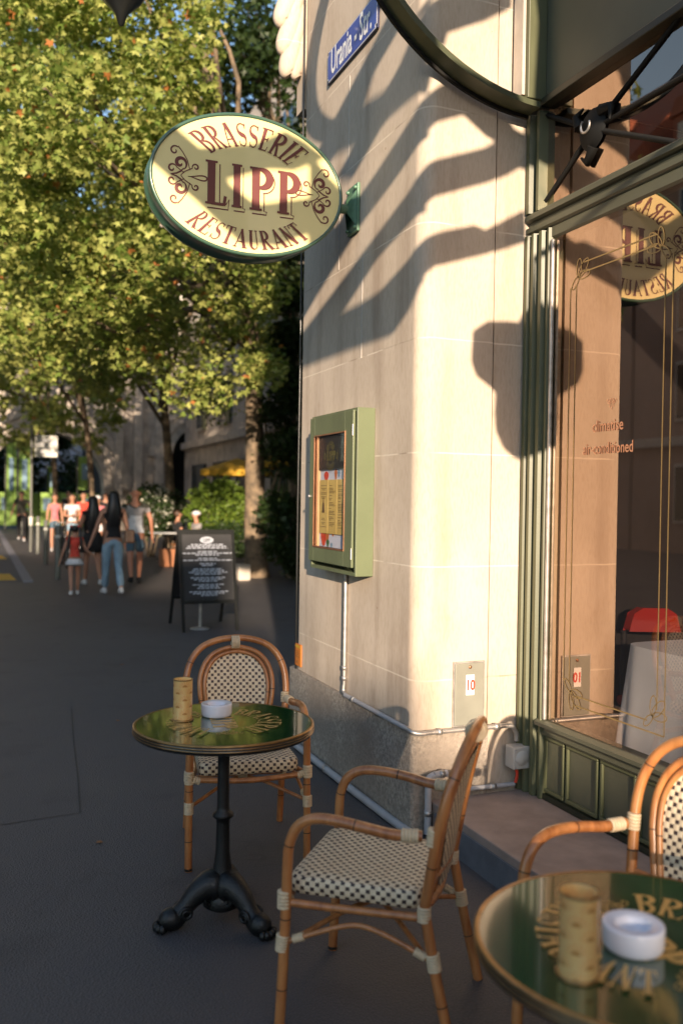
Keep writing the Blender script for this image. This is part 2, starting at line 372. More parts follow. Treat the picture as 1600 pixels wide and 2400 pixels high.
# ---------------------------------------------------------------- lettering drawn as ribbons
def ribbon(mb,pts,fn,dz=0,mi=0):
    """pts [(x,y,width)]; fn(x,y,h)->3-D"""
    n=len(pts); vs=[]
    for i,(x,y,w_) in enumerate(pts):
        a=pts[max(i-1,0)]; b=pts[min(i+1,n-1)]; tx,ty=b[0]-a[0],b[1]-a[1]; L=math.hypot(tx,ty) or 1; nx,ny=-ty/L,tx/L
        vs+= [fn(x+nx*w_/2,y+ny*w_/2,dz),fn(x-nx*w_/2,y-ny*w_/2,dz)]
    return mb.add(vs,[(2*i,2*i+1,2*i+3,2*i+2) for i in range(n-1)],mi)
def glyph(ch,T=.17,t=.05,sf=.05):
    S=[]; W=.55
    def line(x0,y0,x1,y1,w_,k=5): S.append([(x0+(x1-x0)*i/k,y0+(y1-y0)*i/k,w_) for i in range(k+1)])
    def stem(x,w_,y0=0,y1=1,top=True,bot=True):
        line(x,y0,x,y1,w_,8)
        if top: line(x-w_*.5-.06,y1-sf/2,x+w_*.5+.06,y1-sf/2,sf,2)
        if bot: line(x-w_*.5-.06,y0+sf/2,x+w_*.5+.06,y0+sf/2,sf,2)
    def bowl(x0,cy,rx,ry,Tm=None,k=14):
        Tm=Tm or T; S.append([(x0+rx*math.cos(R(a)),cy+ry*math.sin(R(a)),t+(Tm-t)*max(0,math.cos(R(a)))**1.3) for a in [90-180*i/k for i in range(k+1)]])
    x0=T/2+.06
    if ch in 'IL': stem(x0,T)
    if ch=='I': return S,T+.12
    if ch=='L': line(x0,sf/2,.52,sf/2,sf*1.3,4); line(.52,0,.56,.22,t*1.2,2); return S,.60
    if ch in 'BRP':
        stem(x0,T); line(x0,1-t/2,x0+.12,1-t/2,t,2)
        by=.50 if ch!='B' else .53
        bowl(x0+.10,(1+by)/2,.27,(1-by)/2-t/2); line(x0,by+t/2,x0+.12,by+t/2,t,2)
        if ch=='B': bowl(x0+.10,by/2,.32,by/2-t/2); line(x0,t/2,x0+.12,t/2,t,2); return S,.64
        if ch=='R': S.append([(x0+.12+.34*q,by*(1-q)+.0,T*(.5+.5*q)) for q in [i/6 for i in range(7)]]); line(x0+.36,sf/2,x0+.60,sf/2,sf,2); return S,.70
        return S,.60
    if ch=='A':
        line(.05,0,.32,1,t*1.3,6); line(.32,1,.60,0,T,8); line(.14,.32,.50,.32,t,3); line(-.04,sf/2,.15,sf/2,sf,2); line(.46,sf/2,.74,sf/2,sf,2); return S,.70
    if ch=='E':
        stem(x0,T); line(x0,1-sf/2,.50,1-sf/2,sf,3); line(x0,sf/2,.52,sf/2,sf,3); line(x0,.52,.40,.52,sf,3)
        line(.50,1,.53,.80,t,2); line(.52,0,.56,.22,t,2); line(.40,.62,.40,.42,t,2); return S,.60
    if ch=='S':
        pts=[]
        for i in range(25):
            q=i/24
            if q<.5: a=R(40+230*q*2); x=.27+.20*math.cos(a); y=.755+.225*math.sin(a)
            else: a=R(90-230*(q-.5)*2); x=.27+.22*math.cos(a); y=.265+.235*math.sin(a)
            pts.append((x,y,t+(T*1.05-t)*math.exp(-((q-.5)/.17)**2)))
        S.append(pts); line(.44,.98,.44,.78,t,2); line(.06,.02,.06,.24,t,2); return S,.54
    if ch=='T': stem(.32,T,top=False); line(.0,1-sf/2,.64,1-sf/2,sf,4); line(.0,1,.0,.78,t*1.3,2); line(.64,1,.64,.78,t*1.3,2); return S,.66
    if ch=='U':
        line(x0,.25,x0,1,T,6); line(x0-T/2-.06,1-sf/2,x0+T/2+.06,1-sf/2,sf,2)
        S.append([(x0+.19-.19*math.cos(R(a)),.25-.23*math.sin(R(a)),T+(t-T)*min(1,a/100)) for a in range(0,181,15)])
        line(x0+.38,.25,x0+.38,1,t*1.2,6); line(x0+.28,1-sf/2,x0+.48,1-sf/2,sf,2); return S,.66
    if ch=='N':
        line(.09,0,.09,1,t*1.3,6); line(.09,1,.53,0,T,8); line(.53,0,.53,1,t*1.3,6)
        line(-.02,sf/2,.20,sf/2,sf,2); line(-.02,1-sf/2,.16,1-sf/2,sf,2); line(.43,1-sf/2,.64,1-sf/2,sf,2); return S,.66
    return S,.4
def arc_text(mb,word,fn,phi0,phi1,ri,ro,ax_,ay_,flip=False,T=.17,h=0):
    """letters between ellipse fractions ri..ro from angle phi0 to phi1 (degrees)"""
    gs=[glyph(c,T) for c in word]; gap=.13; tot=sum(g[1] for g in gs)+gap*(len(gs)-1); x=0; z=h
    for S,wd in gs:
        for st in S:
            z+=.00012
            def f(px,py,hh,x=x):
                ph=R(phi0+(phi1-phi0)*(x+px)/tot); q=(ro+(ri-ro)*py) if flip else (ri+(ro-ri)*py)
                return fn(ax_*q*math.cos(ph),ay_*q*math.sin(ph),hh)
            ribbon(mb,st,f,z)
        x+=wd+gap
    return mb
def ornament(mb,fn,cx,sx,s,h=0):
    """scroll ornament; sx=+1 points its teardrop to +x"""
    def P(pts,w0,w1=None,hh=[h]):
        hh[0]+=.00012; n=len(pts); w1=w0 if w1 is None else w1
        ribbon(mb,[(cx+sx*x*s,y*s,(w0+(w1-w0)*math.sin(PI*i/(n-1)))*s) for i,(x,y) in enumerate(pts)],fn,hh[0])
    def spiral(c,r0,a0,turns,dirn,k=22): return [(c[0]+r0*(1-.8*i/k)*math.cos(R(a0)+dirn*2*PI*turns*i/k),c[1]+r0*(1-.8*i/k)*math.sin(R(a0)+dirn*2*PI*turns*i/k)) for i in range(k+1)]
    P([(.25,0)]+[(.62+.30*math.cos(R(a)),.085*math.sin(R(a))*(1+math.cos(R(a)))/1.3) for a in range(170,-171,-17)]+[(.25,0)],.025,.055)
    for m in (1,-1):
        P([(x,m*y) for x,y in spiral((-.02,.42),.24,-60,1.15,1)],.03,.13)
        P([(x,m*y) for x,y in ([(.12,.10)]+spiral((-.30,.20),.17,20,1.0,1))],.03,.07)
        P([(x,m*y) for x,y in ([(.0,.0),(.12,.14)]+spiral((.52,.34),.13,200,1.1,-1))],.03,.06)
        P([(x,m*y) for x,y in ([(.32,.22),(.22,.55),(.06,.80),(-.10,.98)]+spiral((-.22,.82),.17,50,1.0,1))],.03,.06)
        P([(x,m*y) for x,y in [(-.35,.0),(-.15,.05),(.0,.14),(.10,.26)]],.03,.06)
_tc=None
def text_geo(s,size=1,sx=1,bold=0,align='CENTER'):
    cu=bpy.data.curves.new('tmp','FONT'); cu.body=s; cu.size=size; cu.align_x=align; cu.offset=bold; cu.resolution_u=3
    o=bpy.data.objects.new('tmp',cu); col.objects.link(o); bpy.context.view_layer.update()
    me=o.evaluated_get(bpy.context.evaluated_depsgraph_get()).to_mesh()
    vs=[(v.co.x*sx,v.co.y) for v in me.vertices]; fs=[tuple(p.vertices) for p in me.polygons]
    bpy.data.objects.remove(o); return vs,fs
def text_add(mb,s,fn,size,x=0,y=0,sx=1,bold=0,h=.001,align='CENTER',mi=0):
    vs,fs=text_geo(s,size,sx,bold,align); mb.add([fn(x+a,y+b,h) for a,b in vs],fs,mi)

# ================================================================ SETTING
g=MB(); g.add([(-400,-300,0),(400,-300,0),(400,700,0),(-400,700,0)],[(0,1,2,3)]); tag(obj('pavement',g,'asphalt'),kind='structure')
g=MB(); g.add([(-7.5,17.7,.004),(.80,17.7,.004),(.80,160,.004),(-7.5,160,.004)],[(0,1,2,3)]); tag(obj('road',g,'road'),kind='structure')
g=MB(); g.box((.80,17.7,-.1),(.98,110,.03)); tag(obj('kerb',g,'kerb',bevel=.01),kind='structure')
g=MB(); 
for y in (18.1,24,31): g.add([(.15,y,.008),(.70,y+.0,.008),(.62,y+1.5,.008),(.10,y+1.5,.008)],[(0,1,2,3)])
tag(obj('road_marking',g,'yellow'),kind='structure')
# doorstep
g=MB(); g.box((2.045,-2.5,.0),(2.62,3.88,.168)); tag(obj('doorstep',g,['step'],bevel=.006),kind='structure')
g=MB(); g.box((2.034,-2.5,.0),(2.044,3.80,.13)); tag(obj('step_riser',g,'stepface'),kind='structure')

g=MB(); sm=[(.68,7.12),(.60,6.12),(.55,5.35),(.50,4.74),(.17,4.70),(-.2,4.68)]
ribbon(g,[(a,b,.008) for a,b in sm],lambda a,b,h:(a,b,.003)); 
M['tar']=mat('tar_seam',(.036,.034,.037),.6,0,.2,20); tag(obj('pavement_seam',g,'tar'),kind='structure')
# ================================================================ CORNER BUILDING
XW,YR=1.97,3.90
B=empty('corner_building',(2.3,4.8,0),'warm limestone corner building of the brasserie with rounded pilaster and green shopfront','building')
def extr(poly,z0,z1): return MB().prism(poly,z0,z1)
def wallpoly(o,r):   # o: outward offset
    pts=[(2.372,YR-o)]; c=(XW-o+r,YR-o+r)
    pts+= [(c[0]+r*math.cos(R(a)),c[1]+r*math.sin(R(a))) for a in range(270,179,-9)]
    return pts
up=wallpoly(0,.085)+[(XW,5.60),(XW+.03,5.66),(4.5,5.66),(4.5,4.3),(2.372,4.3)]
w1=MB(); n=len(up); zs=[.50+.1*i for i in range(66)]
for z0,z1 in ((.50,7.2),): w1.prism(up[::-1],z0,z1)
wo=obj('stone_wall',w1,'stone',B)
for p in wo.data.polygons: p.use_smooth=False
obj('joint_groove',MB().box((2.3735,YR+.03,.0),(2.3825,4.3,7.2)),'greendk',B)
w2=MB().box((2.383,YR+.010,.0),(2.66,4.3,7.2)); obj('stone_return',w2,'stone',B)
# plinth, slightly proud
pl=wallpoly(.018,.03)+[(XW-.018,5.72),(XW+.05,5.78),(4.5,5.78),(4.5,4.4),(2.372,4.4)]
obj('plinth',MB().prism(pl[::-1],-.05,.497),'plinth',B)
# vertical joints on the street face
for y,z0,z1 in ((4.98,2.98,3.52),(4.62,2.41,2.965),(5.05,1.31,1.85),(4.85,3.54,4.07)): obj('mortar_joint',MB().box((XW-.0025,y,z0),(XW+.01,y+.006,z1)),'trim',B)
# carved scroll at the far upper corner
sv=MB()
for k,zt_ in enumerate((5.42,5.20,4.99,4.79,4.61,4.46)):
    ex=.155-.022*max(0,k-2); pts=[(2.02,5.745,zt_+.46),(XW-.02,5.745,zt_+.33),(XW-ex*.55,5.745,zt_+.17),(XW-ex*.88,5.745,zt_+.06),(XW-ex,5.745,zt_),(XW-ex*.86,5.745,zt_-.025)]
    sv.tube(smooth_path(pts,4),[.022+.045*math.sin(PI*min(1,q/20*.75+.12)) for q in range(21)],14)
    sv.tube(smooth_path([(a+.055,b-.015,c-.01) for a,b,c in pts],4),[.02+.030*math.sin(PI*min(1,q/20*.75+.12)) for q in range(21)],12)
sv.box((2.02,5.70,4.2),(2.2,5.78,7.0))
sv.box((1.97,5.665,4.2),(2.6,5.80,7.2))
obj('carved_scroll',sv,'stone',B)
# ---- shopfront -------------------------------------------------------------
XF=2.58
fr=MB()
# vertical mouldings of the side post, from stone towards the glass (Y decreasing)
prof=[(2.565,3.905),(2.545,3.895),(2.545,3.872),(2.57,3.862),(2.57,3.852),(2.55,3.846),(2.55,3.826),(2.58,3.812),(2.58,3.800),(2.556,3.790),(2.556,3.765),(2.583,3.752),(2.583,3.742),(2.566,3.735),(2.560,3.712),(2.578,3.702),(2.64,3.700),(2.64,3.905)]
fr.prism(prof,.17,2.96)
obj('window_post',fr,'green',B)
ft=MB()
prof2=[(2.565,3.905),(2.545,3.895),(2.545,3.868),(2.58,3.855),(2.58,3.83),(2.555,3.82),(2.555,3.80),(2.60,3.79),(2.64,3.79),(2.64,3.905)]
ft.prism(prof2,3.07,3.56); obj('upper_post',ft,'green',B)
# transom bar along Y
tb=MB(); tp=[(2.64,2.905),(2.585,2.905),(2.572,2.915),(2.572,2.965),(2.555,2.975),(2.555,3.00),(2.575,3.008),(2.575,3.028),(2.548,3.036),(2.548,3.058),(2.56,3.07),(2.64,3.075)]
tb.prism(tp,-2.5,3.70,lambda a,b,h:(a,h,b)); tb.prism(tp[3:]+[(2.64,2.965)],3.70,3.90,lambda a,b,h:(a,h,b))
obj('transom',tb,'panel',B)
td=MB()
for z in (2.969,3.004,3.032): td.box((2.566,-2.5,z-.004),(2.58,3.86,z+.004))
obj('transom_groove',td,'greendk',B)
# sill rail
sr=MB(); sp=[(2.64,.485),(2.572,.485),(2.565,.495),(2.575,.503),(2.575,.522),(2.548,.530),(2.548,.548),(2.572,.560),(2.64,.560)]
sr.prism(sp,-2.5,3.745,lambda a,b,h:(a,h,b)); obj('sill_rail',sr,'panel',B)
# panelled apron
ap=MB().box((2.60,-2.5,.17),(2.64,3.79,.484)); 
obj('apron_board',ap,'panel',B)
y=3.785; stw=.026
for i in range(9):
    x1=y-.232; pf=MB()
    for a,b in (((2.585,x1,.205),(2.599,y,.222)),((2.585,x1,.462),(2.599,y,.484)),((2.585,y-.014,.223),(2.599,y,.461)),((2.585,x1,.223),(2.599,x1+.012,.461))): pf.box(a,b)
    obj('apron_panel_frame',pf,'green',B,bevel=.003); y=x1-.020
obj('apron_skirting',MB().box((2.575,-2.5,.171),(2.598,3.80,.198)),'greendk',B)
# silvered vertical bead + glass
obj('steel_bead',MB().box((2.562,3.682,.562),(2.580,3.699,2.90)),'steel',B,bevel=.006,seg=3)
obj('window_pane',MB().box((2.584,-2.5,.562),(2.588,3.70,2.904)),'glass',B)
obj('fanlight_pane',MB().box((2.601,-2.5,3.074),(2.605,3.79,3.575)),'glass',B)
# fanlight bars radiating from a hub
fb=MB(); hub=(3.43,3.335)
def bar(a,b,w_=.013): fb.tube([(2.596,a[0],a[1]),(2.596,b[0],b[1])],w_,4)
for e in ((3.85,3.085),(3.83,3.56),(2.72,3.66),(2.4,3.33),(2.9,3.085)): bar(hub,e)
obj('fanlight_bars',fb,'matblack',B)
hb=MB(); hb.lathe([(0,-.035),(.05,-.030),(.085,-.012),(.095,-.004)],(2.597,hub[0],hub[1]),24,axis='x')
for a in range(20,380,120): hb.tube([(2.585,hub[0]+.09*math.cos(R(a)),hub[1]+.09*math.sin(R(a))),(2.585,hub[0]+.15*math.cos(R(a+20)),hub[1]+.15*math.sin(R(a+20))),(2.585,hub[0]+.13*math.cos(R(a+42)),hub[1]+.13*math.sin(R(a+42)))],[.028,.02,.006],6)
obj('fanlight_hub',hb,'matblack',B)
hk=MB().tube([(2.555,hub[0]+.004+.032*math.cos(R(a)),hub[1]+.012+.032*math.sin(R(a))) for a in range(-200,70,18)],.006,6); obj('hub_hook',hk,'steel',B)
# fascia above the fanlight, corner post over it
obj('fascia_soffit',MB().box((2.55,-2.5,3.576),(2.64,3.80,3.612)),'greendk',B,bevel=.004)
obj('fascia_panel',MB().box((2.575,-2.5,3.613),(2.64,3.80,7.2)),'panel',B)
cp=MB().box((2.47,3.775,3.60),(2.574,3.895,7.2)); obj('corner_mullion',cp,'green',B,bevel=.004)
cp=MB().box((2.452,3.80,3.62),(2.469,3.885,7.2)); obj('mullion_cover',cp,'oldtrim',B,bevel=.003)
# gilt border on the glass
gb=MB()
def gl_(a,b,w_=.0032): 
    dy,dz=b[0]-a[0],b[1]-a[1]; L=math.hypot(dy,dz); ny,nz=-dz/L*w_,dy/L*w_
    gb.add([(2.5825,a[0]+ny,a[1]+nz),(2.5825,a[0]-ny,a[1]-nz),(2.5825,b[0]-ny,b[1]-nz),(2.5825,b[0]+ny,b[1]+nz)],[(0,1,2,3)])
y0,y1,z0,z1=3.56,2.88,.68,2.735
for o in (0,.045):
    gl_((y0-o,z0+.10),(y0-o,z1-.10)); gl_((y1+o,z0+.10 if o else z0),(y1+o,z1-.1)); gl_((y0-.10,z0+o),(y1+(.1 if o else 0),z0+o)); gl_((y0-.10,z1-o),(y1+.10,z1-o))
M['gilt']=mat('worn_window_gilding',(.30,.20,.075),.5,.2,.2,14)
obj('gilt_border',gb,'gilt',B)
def fleuron(c,sy,sz):
    f=MB()
    for a,L in ((45,.10),(5,.085),(85,.085),(225,.07)):
        ca,sa=math.cos(R(a)),math.sin(R(a)); pts=[]
        for t in range(0,361,24):
            u=L*.5*(1+math.cos(R(t)-PI)); v=.013*math.sin(R(t))*(L/.06); pts.append((c[0]+sy*(u*ca-v*sa),c[1]+sz*(u*sa+v*ca),.005))
        ribbon(f,pts,lambda a_,b_,h:(2.5818-h,a_,b_))
    return f
for c,sy,sz in (((y0-.06,z1-.06),-1,1),((y0-.06,z0+.06),-1,-1),((y1+.07,z0+.07),-1,1),((y1+.07,z1-.06),1,1)): obj('gilt_fleuron',fleuron(c,sy,sz),'gilt',B)
ww=MB(); W=lambda a,b,h:(2.5815,3.27-a,b)
M['coplet']=mat('copper_lettering',(.50,.23,.12),.5)
text_add(ww,'climatise',W,.072,0,1.945,.85,.0008); obj('window_lettering',ww,'coplet',B)
ww=MB(); text_add(ww,'air-conditioned',W,.072,0,1.845,.78,.0008); obj('window_lettering',ww,'coplet',B)
ww=MB(); ornament(ww,lambda a,b,h:(2.5815-h,3.245-b*.9,2.07-a),0,1,.035); obj('window_emblem',ww,'coplet',B)
# upper storey mass so the wall reads as a building and shades like one
obj('rear_mass',MB().box((2.70,-14,3.62),(9,3.70,12)),'stone',B)
obj('upper_wall',MB().box((2.05,4.31,7.21),(9,5.6,12)),'stone',B)
# interior
IN=MB(); IN.box((2.66,-3,.10),(7.5,3.88,.16)); 
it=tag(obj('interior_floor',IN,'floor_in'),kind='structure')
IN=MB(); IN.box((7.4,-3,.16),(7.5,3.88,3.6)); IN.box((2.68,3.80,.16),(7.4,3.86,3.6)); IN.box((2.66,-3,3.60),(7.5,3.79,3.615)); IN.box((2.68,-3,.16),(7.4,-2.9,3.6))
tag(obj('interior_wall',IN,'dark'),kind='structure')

# ================================================================ CANOPY
CN=empty('canopy',(2.56,1.5,3.5),'sage green curved metal hoop canopy fixed above the shop window','canopy')
def hoop(y0,y1,c=(2.56,4.65),Rr=1.105,a0=268,a1=96):
    h=MB(); o=arc(c,Rr,a0,a1,44); i=arc(c,Rr-.028,a0,a1,44)
    for k in range(44):
        q=[o[k],o[k+1],i[k+1],i[k]]; vs=[(x,y0,z) for x,z in q]+[(x,y1,z) for x,z in q]
        h.add(vs,[(0,1,2,3),(7,6,5,4)],0); h.add(vs,[(0,4,5,1),(2,6,7,3)],0,True)
    o2=arc(c,Rr+.018,a0,a1,44)
    for k in range(44):     # dark flange on the far edge
        q=[o2[k],o2[k+1],i[k+1],i[k]]; vs=[(x,y1,z) for x,z in q]+[(x,y1+.016,z) for x,z in q]
        h.add(vs,[(0,1,2,3),(7,6,5,4),(0,4,5,1),(2,6,7,3)],1)
    return h
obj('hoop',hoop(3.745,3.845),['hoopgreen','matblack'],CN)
# unseen plates added above the frame's upper edge, outlined to throw the curved shadows
SHADOW_PLATES=[
  [(0.95, 4.906), (0.972, 4.791), (0.874, 4.774), (0.83, 4.654), (0.927, 4.521), (1.034, 4.556), (1.082, 4.353), (1.073, 4.305), (0.987, 4.386), (0.934, 4.42), (0.814, 4.364), (0.767, 4.453), (0.847, 4.498), (0.748, 4.639), (0.687, 4.659), (0.644, 4.789)] ,
  [(1.075, 4.199), (0.926, 4.153), (0.845, 4.14), (0.715, 4.155), (0.626, 4.227), (0.559, 4.315), (0.565, 3.875), (0.845, 4.022), (0.985, 4.04), (1.076, 4.076)] ,
  [(1.079, 4.213), (1.191, 4.287), (1.427, 4.231), (1.267, 4.2), (1.129, 4.143), (1.081, 4.092)] ,
  [(1.284, 4.203), (1.427, 4.231), (1.504, 4.237), (1.571, 4.145), (1.642, 4.126), (1.645, 3.999), (1.431, 4.007), (1.538, 4.076), (1.429, 4.121)] ,
  [(1.078, 3.833), (0.576, 3.725), (0.579, 3.558), (0.746, 3.606), (0.92, 3.72), (1.079, 3.717)] ,
  [(1.077, 3.845), (1.133, 3.896), (1.431, 4.007), (1.538, 4.076), (1.643, 4.081), (1.644, 4.014), (1.553, 3.952), (1.434, 3.889), (1.135, 3.777), (1.08, 3.73)] ,
  [(0.579, 3.558), (0.576, 3.725), (0.746, 3.606), (0.858, 3.52), (0.944, 3.469), (1.064, 3.482), (1.082, 3.482), (1.083, 3.367), (1.065, 3.343), (1.033, 3.273), (0.994, 3.237), (0.86, 3.343)] ,
  [(1.084, 3.498), (1.132, 3.532), (1.221, 3.565), (1.38, 3.613), (1.448, 3.596), (1.559, 3.665), (1.651, 3.722), (1.653, 3.617), (1.441, 3.532), (1.15, 3.437), (1.086, 3.383)] ,
  [(1.048, 4.55), (1.127, 4.652), (1.332, 4.754), (1.549, 4.802), (1.55, 4.765), (1.418, 4.674), (1.194, 4.562), (1.179, 4.505), (1.09, 4.494)] ,
  [(-0.178, 4.325), (-0.04, 4.229), (0.269, 4.303), (0.433, 4.394), (0.537, 4.358), (0.624, 4.314), (0.473, 4.242), (0.343, 4.231), (0.075, 4.131), (0.111, 4.068), (0.274, 3.978), (0.695, 4.091), (0.677, 3.959), (0.497, 3.883), (0.405, 3.828), (0.204, 3.813), (-0.028, 3.997), (-0.273, 4.172)] ,
]
SHADOW_PLATES+=[[(1.69,3.98),(1.72,4.6),(1.62,5.3),(2.3,5.6),(2.35,4.2),(1.95,3.86)],[(1.20,4.62),(1.30,4.85),(1.62,5.0),(1.60,4.86),(1.36,4.76)],[(.88,5.05),(1.05,5.0),(1.25,5.35),(1.1,5.5)]]  # further added plates that shade the fascia and hoop
def grow(P_,d):
    ar=sum(a[0]*b[1]-b[0]*a[1] for a,b in zip(P_,P_[1:]+P_[:1])); sg=1 if ar>0 else -1; out=[]
    for i,p in enumerate(P_):
        a,b=P_[i-1],P_[(i+1)%len(P_)]; n1=Vector((p[1]-a[1],a[0]-p[0])).normalized(); n2=Vector((b[1]-p[1],p[0]-b[0])).normalized(); m_=(n1+n2); L=m_.length
        m_=m_/L*min(1.6,2/L) if L>.2 else n1; out.append((p[0]+sg*d*m_.x,p[1]+sg*d*m_.y))
    return out
SHADOW_PLATES=[grow(P_,.027) for P_ in SHADOW_PLATES]
for k,P_ in enumerate(SHADOW_PLATES):
    obj('shadow_plate',MB().prism(P_,.80+.012*k,.81+.012*k,lambda a,b,h:(a,h,b)),'green',CN)
for x,z in ((1.05,4.66),(1.55,4.82)): obj('tie_rod',MB().tube([(x,.85,z),(2.57,.85,z+1.4)],.012,8),'green',CN)
# ================================================================ OVAL SIGN
YS=4.66; SC=(1.325,3.285); SA,SB=.525,.368
S=empty('hanging_sign',(1.33,YS+.08,2.92),'oval cream brasserie sign with green casing and oxblood lettering on the pilaster','sign')
def ell(a,b,n=72): return [(a*math.cos(2*PI*i/n),b*math.sin(2*PI*i/n)) for i in range(n)]
def SF(x,y,h): return (SC[0]+x,YS-h,SC[1]+y)
cs=MB()
def shell(mb,rings,fn,mi=0,n=72):
    vs=[];
    for a,b,h in rings: vs+=[fn(x,y,h) for x,y in ell(a,b,n)]
    mb.add(vs,[(i*n+j,i*n+(j+1)%n,(i+1)*n+(j+1)%n,(i+1)*n+j) for i in range(len(rings)-1) for j in range(n)],mi,True)
shell(cs,[(SA-.012,SB-.012,-.004),(SA-.010,SB-.010,.006),(SA+.002,SB+.002,.008),(SA+.008,SB+.008,.0),(SA+.006,SB+.006,-.02),(SA-.002,SB-.002,-.03),(SA-.002,SB-.002,-.15),(SA+.004,SB+.004,-.156),(SA+.004,SB+.004,-.175),(SA-.02,SB-.02,-.178)],SF)
cs.prism(ell(SA-.02,SB-.02),-.178,-.17,SF)
obj('casing',cs,'signg',S)
obj('sign_face',MB().prism(ell(SA-.011,SB-.011),-.006,0,SF),'cream',S)
tx=MB(); arc_text(tx,'BRASSERIE',SF,137,43,.545,.875,SA,SB,T=.18,h=.0008); obj('arched_lettering',tx,'ink',S); tx=MB(); arc_text(tx,'RESTAURANT',SF,224,316,.645,.915,SA,SB,flip=True,T=.18,h=.0008)
obj('arched_lettering',tx,'ink',S)
lt=MB(); ls=MB(); hz=.0012
for ch,x0,x1 in (('L',-.455,-.235),('I',-.185,-.08),('P',.0,.235),('P',.295,.525)):
    st,wd=glyph(ch,.215 if ch in 'LP' else .26,.07,.05)
    for k_,s_ in enumerate(st):
        hz+=.00012
        f=lambda px,py,h,x0=x0,x1=x1,wd=wd:SF((x0+(x1-x0)*px/wd)*SA,(-.345+.62*py)*SB,h)
        ribbon(lt,s_,f,hz+.002)
    # drop-shadow line, only where it peeps out right and below of each letter
    def g2(px,py,h,x0=x0,x1=x1,wd=wd): return SF((x0+(x1-x0)*px/wd)*SA+.016,(-.345+.62*py)*SB-.014,h)
    xr=.06+.26
    if ch in 'LI': P_=[(xr,1.0),(xr+.0,.09 if ch=='L' else .06)]
    if ch=='L': P_+= [(.50,.10),(.585,.22),(.56,-.02),(-.02,-.02)]
    if ch=='I': P_+= [(xr+.07,.05),(xr+.06,-.02),(-.02,-.02)]
    if ch=='P': P_=[(.40,.99)]+[(.29+.31*math.cos(R(a)),.745+.27*math.sin(R(a))) for a in range(60,-91,-15)]+[(xr,.46),(xr,.06),(xr+.07,.05),(xr+.06,-.02),(-.0,-.02)]
    hz+=.00012; ribbon(ls,[(a,b,.032) for a,b in P_],g2,.0009)
obj('main_lettering',lt,'ink',S); obj('lettering_shadow_line',ls,'ink',S)
for cx,sx in ((-.70,1),(.755,-1)):
    o_=MB(); ornament(o_,SF,cx*SA,sx,.150,.0008); obj('scroll_ornament',o_,'ink',S)
br=MB().tube([(1.835,YS+.085,3.262),(1.955,YS+.085,3.262)],.026,16); obj('bracket_arm',br,'bracket',S)
bp=MB().box((1.952,YS+.01,3.13),(1.968,YS+.16,3.40)); obj('wall_plate',bp,'bracket',S,bevel=.004)
for dy,dz in ((.03,-.11),(.14,-.11),(.03,.11),(.14,.11)): obj('bolt',MB().lathe([(0,-.016),(.009,-.014),(.011,0)],(1.951,YS+dy,3.265+dz),8,axis='x'),'bracket',S)
for dy in (0,.17):
    obj('gusset',MB().add([(1.951,YS+dy/1.3+.02,3.16),(1.951,YS+dy/1.3+.024,3.36),(1.90,YS+.08,3.262),(1.951,YS+dy/1.3+.028,3.16)],[(0,1,2),(3,2,1)]),'bracket',S)

# ================================================================ STREET NAME SIGN
U=empty('street_name_sign',(1.965,4.82,4.14),'blue enamel street name plate with white lettering high on the pilaster','sign')
UP=lambda a,b,h:(1.962-h,4.80-a,4.245+b)
# corners: far Y 5.18, near 4.44
cy,cz=4.81,4.245; hw,hh=.372,.098
def chamf(w_,h_,c): return [(-w_+c,-h_),(w_-c,-h_),(w_-c,-h_+c),(w_,-h_+c),(w_,h_-c),(w_-c,h_-c),(w_-c,h_),(-w_+c,h_),(-w_+c,h_-c),(-w_,h_-c),(-w_,-h_+c),(-w_+c,-h_+c)]
obj('plate_edge',MB().box((1.955,cy-hw,cz-hh),(1.966,cy+hw,cz+hh)),mat('navy_enamel_edge',(.015,.02,.07),.4),U,bevel=.002)
obj('white_line',MB().prism(chamf(hw-.006,hh-.006,.018),0,.001,lambda a,b,h:(1.9545-h,cy-a,cz+b)),'white',U)
obj('plate',MB().prism(chamf(hw-.011,hh-.011,.018),.001,.002,lambda a,b,h:(1.9545-h,cy-a,cz+b)),'blue',U)
ut=MB(); text_add(ut,'Urania - Str.',lambda a,b,h:(1.9525-h,cy-a,cz+b-.05),.21,0,-.012,.585,.004,.0022); obj('plate_lettering',ut,'white',U)

# ================================================================ MENU CASE
MC=empty('menu_case',(1.92,4.76,1.21),'sage green framed menu display case mounted on the stone pilaster','display case')
a0,a1,b0,b1=4.415,5.115,1.212,2.115
mc=MB()
mc.box((1.866,a0,b0),(1.968,a0+.02,b1)); mc.box((1.866,a1-.02,b0),(1.968,a1,b1)); mc.box((1.866,a0+.02,b0),(1.968,a1-.02,b0+.02)); mc.box((1.866,a0+.02,b1-.02),(1.968,a1-.02,b1)); mc.box((1.95,a0+.02,b0+.02),(1.966,a1-.02,b1-.02))
obj('case_body',mc,'menug',MC,bevel=.002)
dm=MB(); d0,d1,e0,e1=a0+.028,a1-.004,b0+.045,b1-.012; o0,o1,p0,p1=a0+.145,a1-.085,b0+.135,b1-.125
dm.box((1.852,d0,e0),(1.8655,o0,e1)); dm.box((1.852,o1,e0),(1.8655,d1,e1)); dm.box((1.852,o0,e0),(1.8655,o1,p0)); dm.box((1.852,o0,p1),(1.8655,o1,e1))
obj('case_door',dm,'menug',MC,bevel=.002)
cb=MB()
for a,b in (((1.849,o0-.008,p0-.008),(1.870,o0,p1+.008)),((1.849,o1,p0-.008),(1.870,o1+.008,p1+.008)),((1.849,o0,p0-.008),(1.870,o1,p0)),((1.849,o0,p1),(1.870,o1,p1+.008))): cb.box(a,b)
obj('door_bead',cb,'copper',MC)
obj('case_glass',MB().box((1.860,o0,p0),(1.862,o1,p1)),'clear',MC)
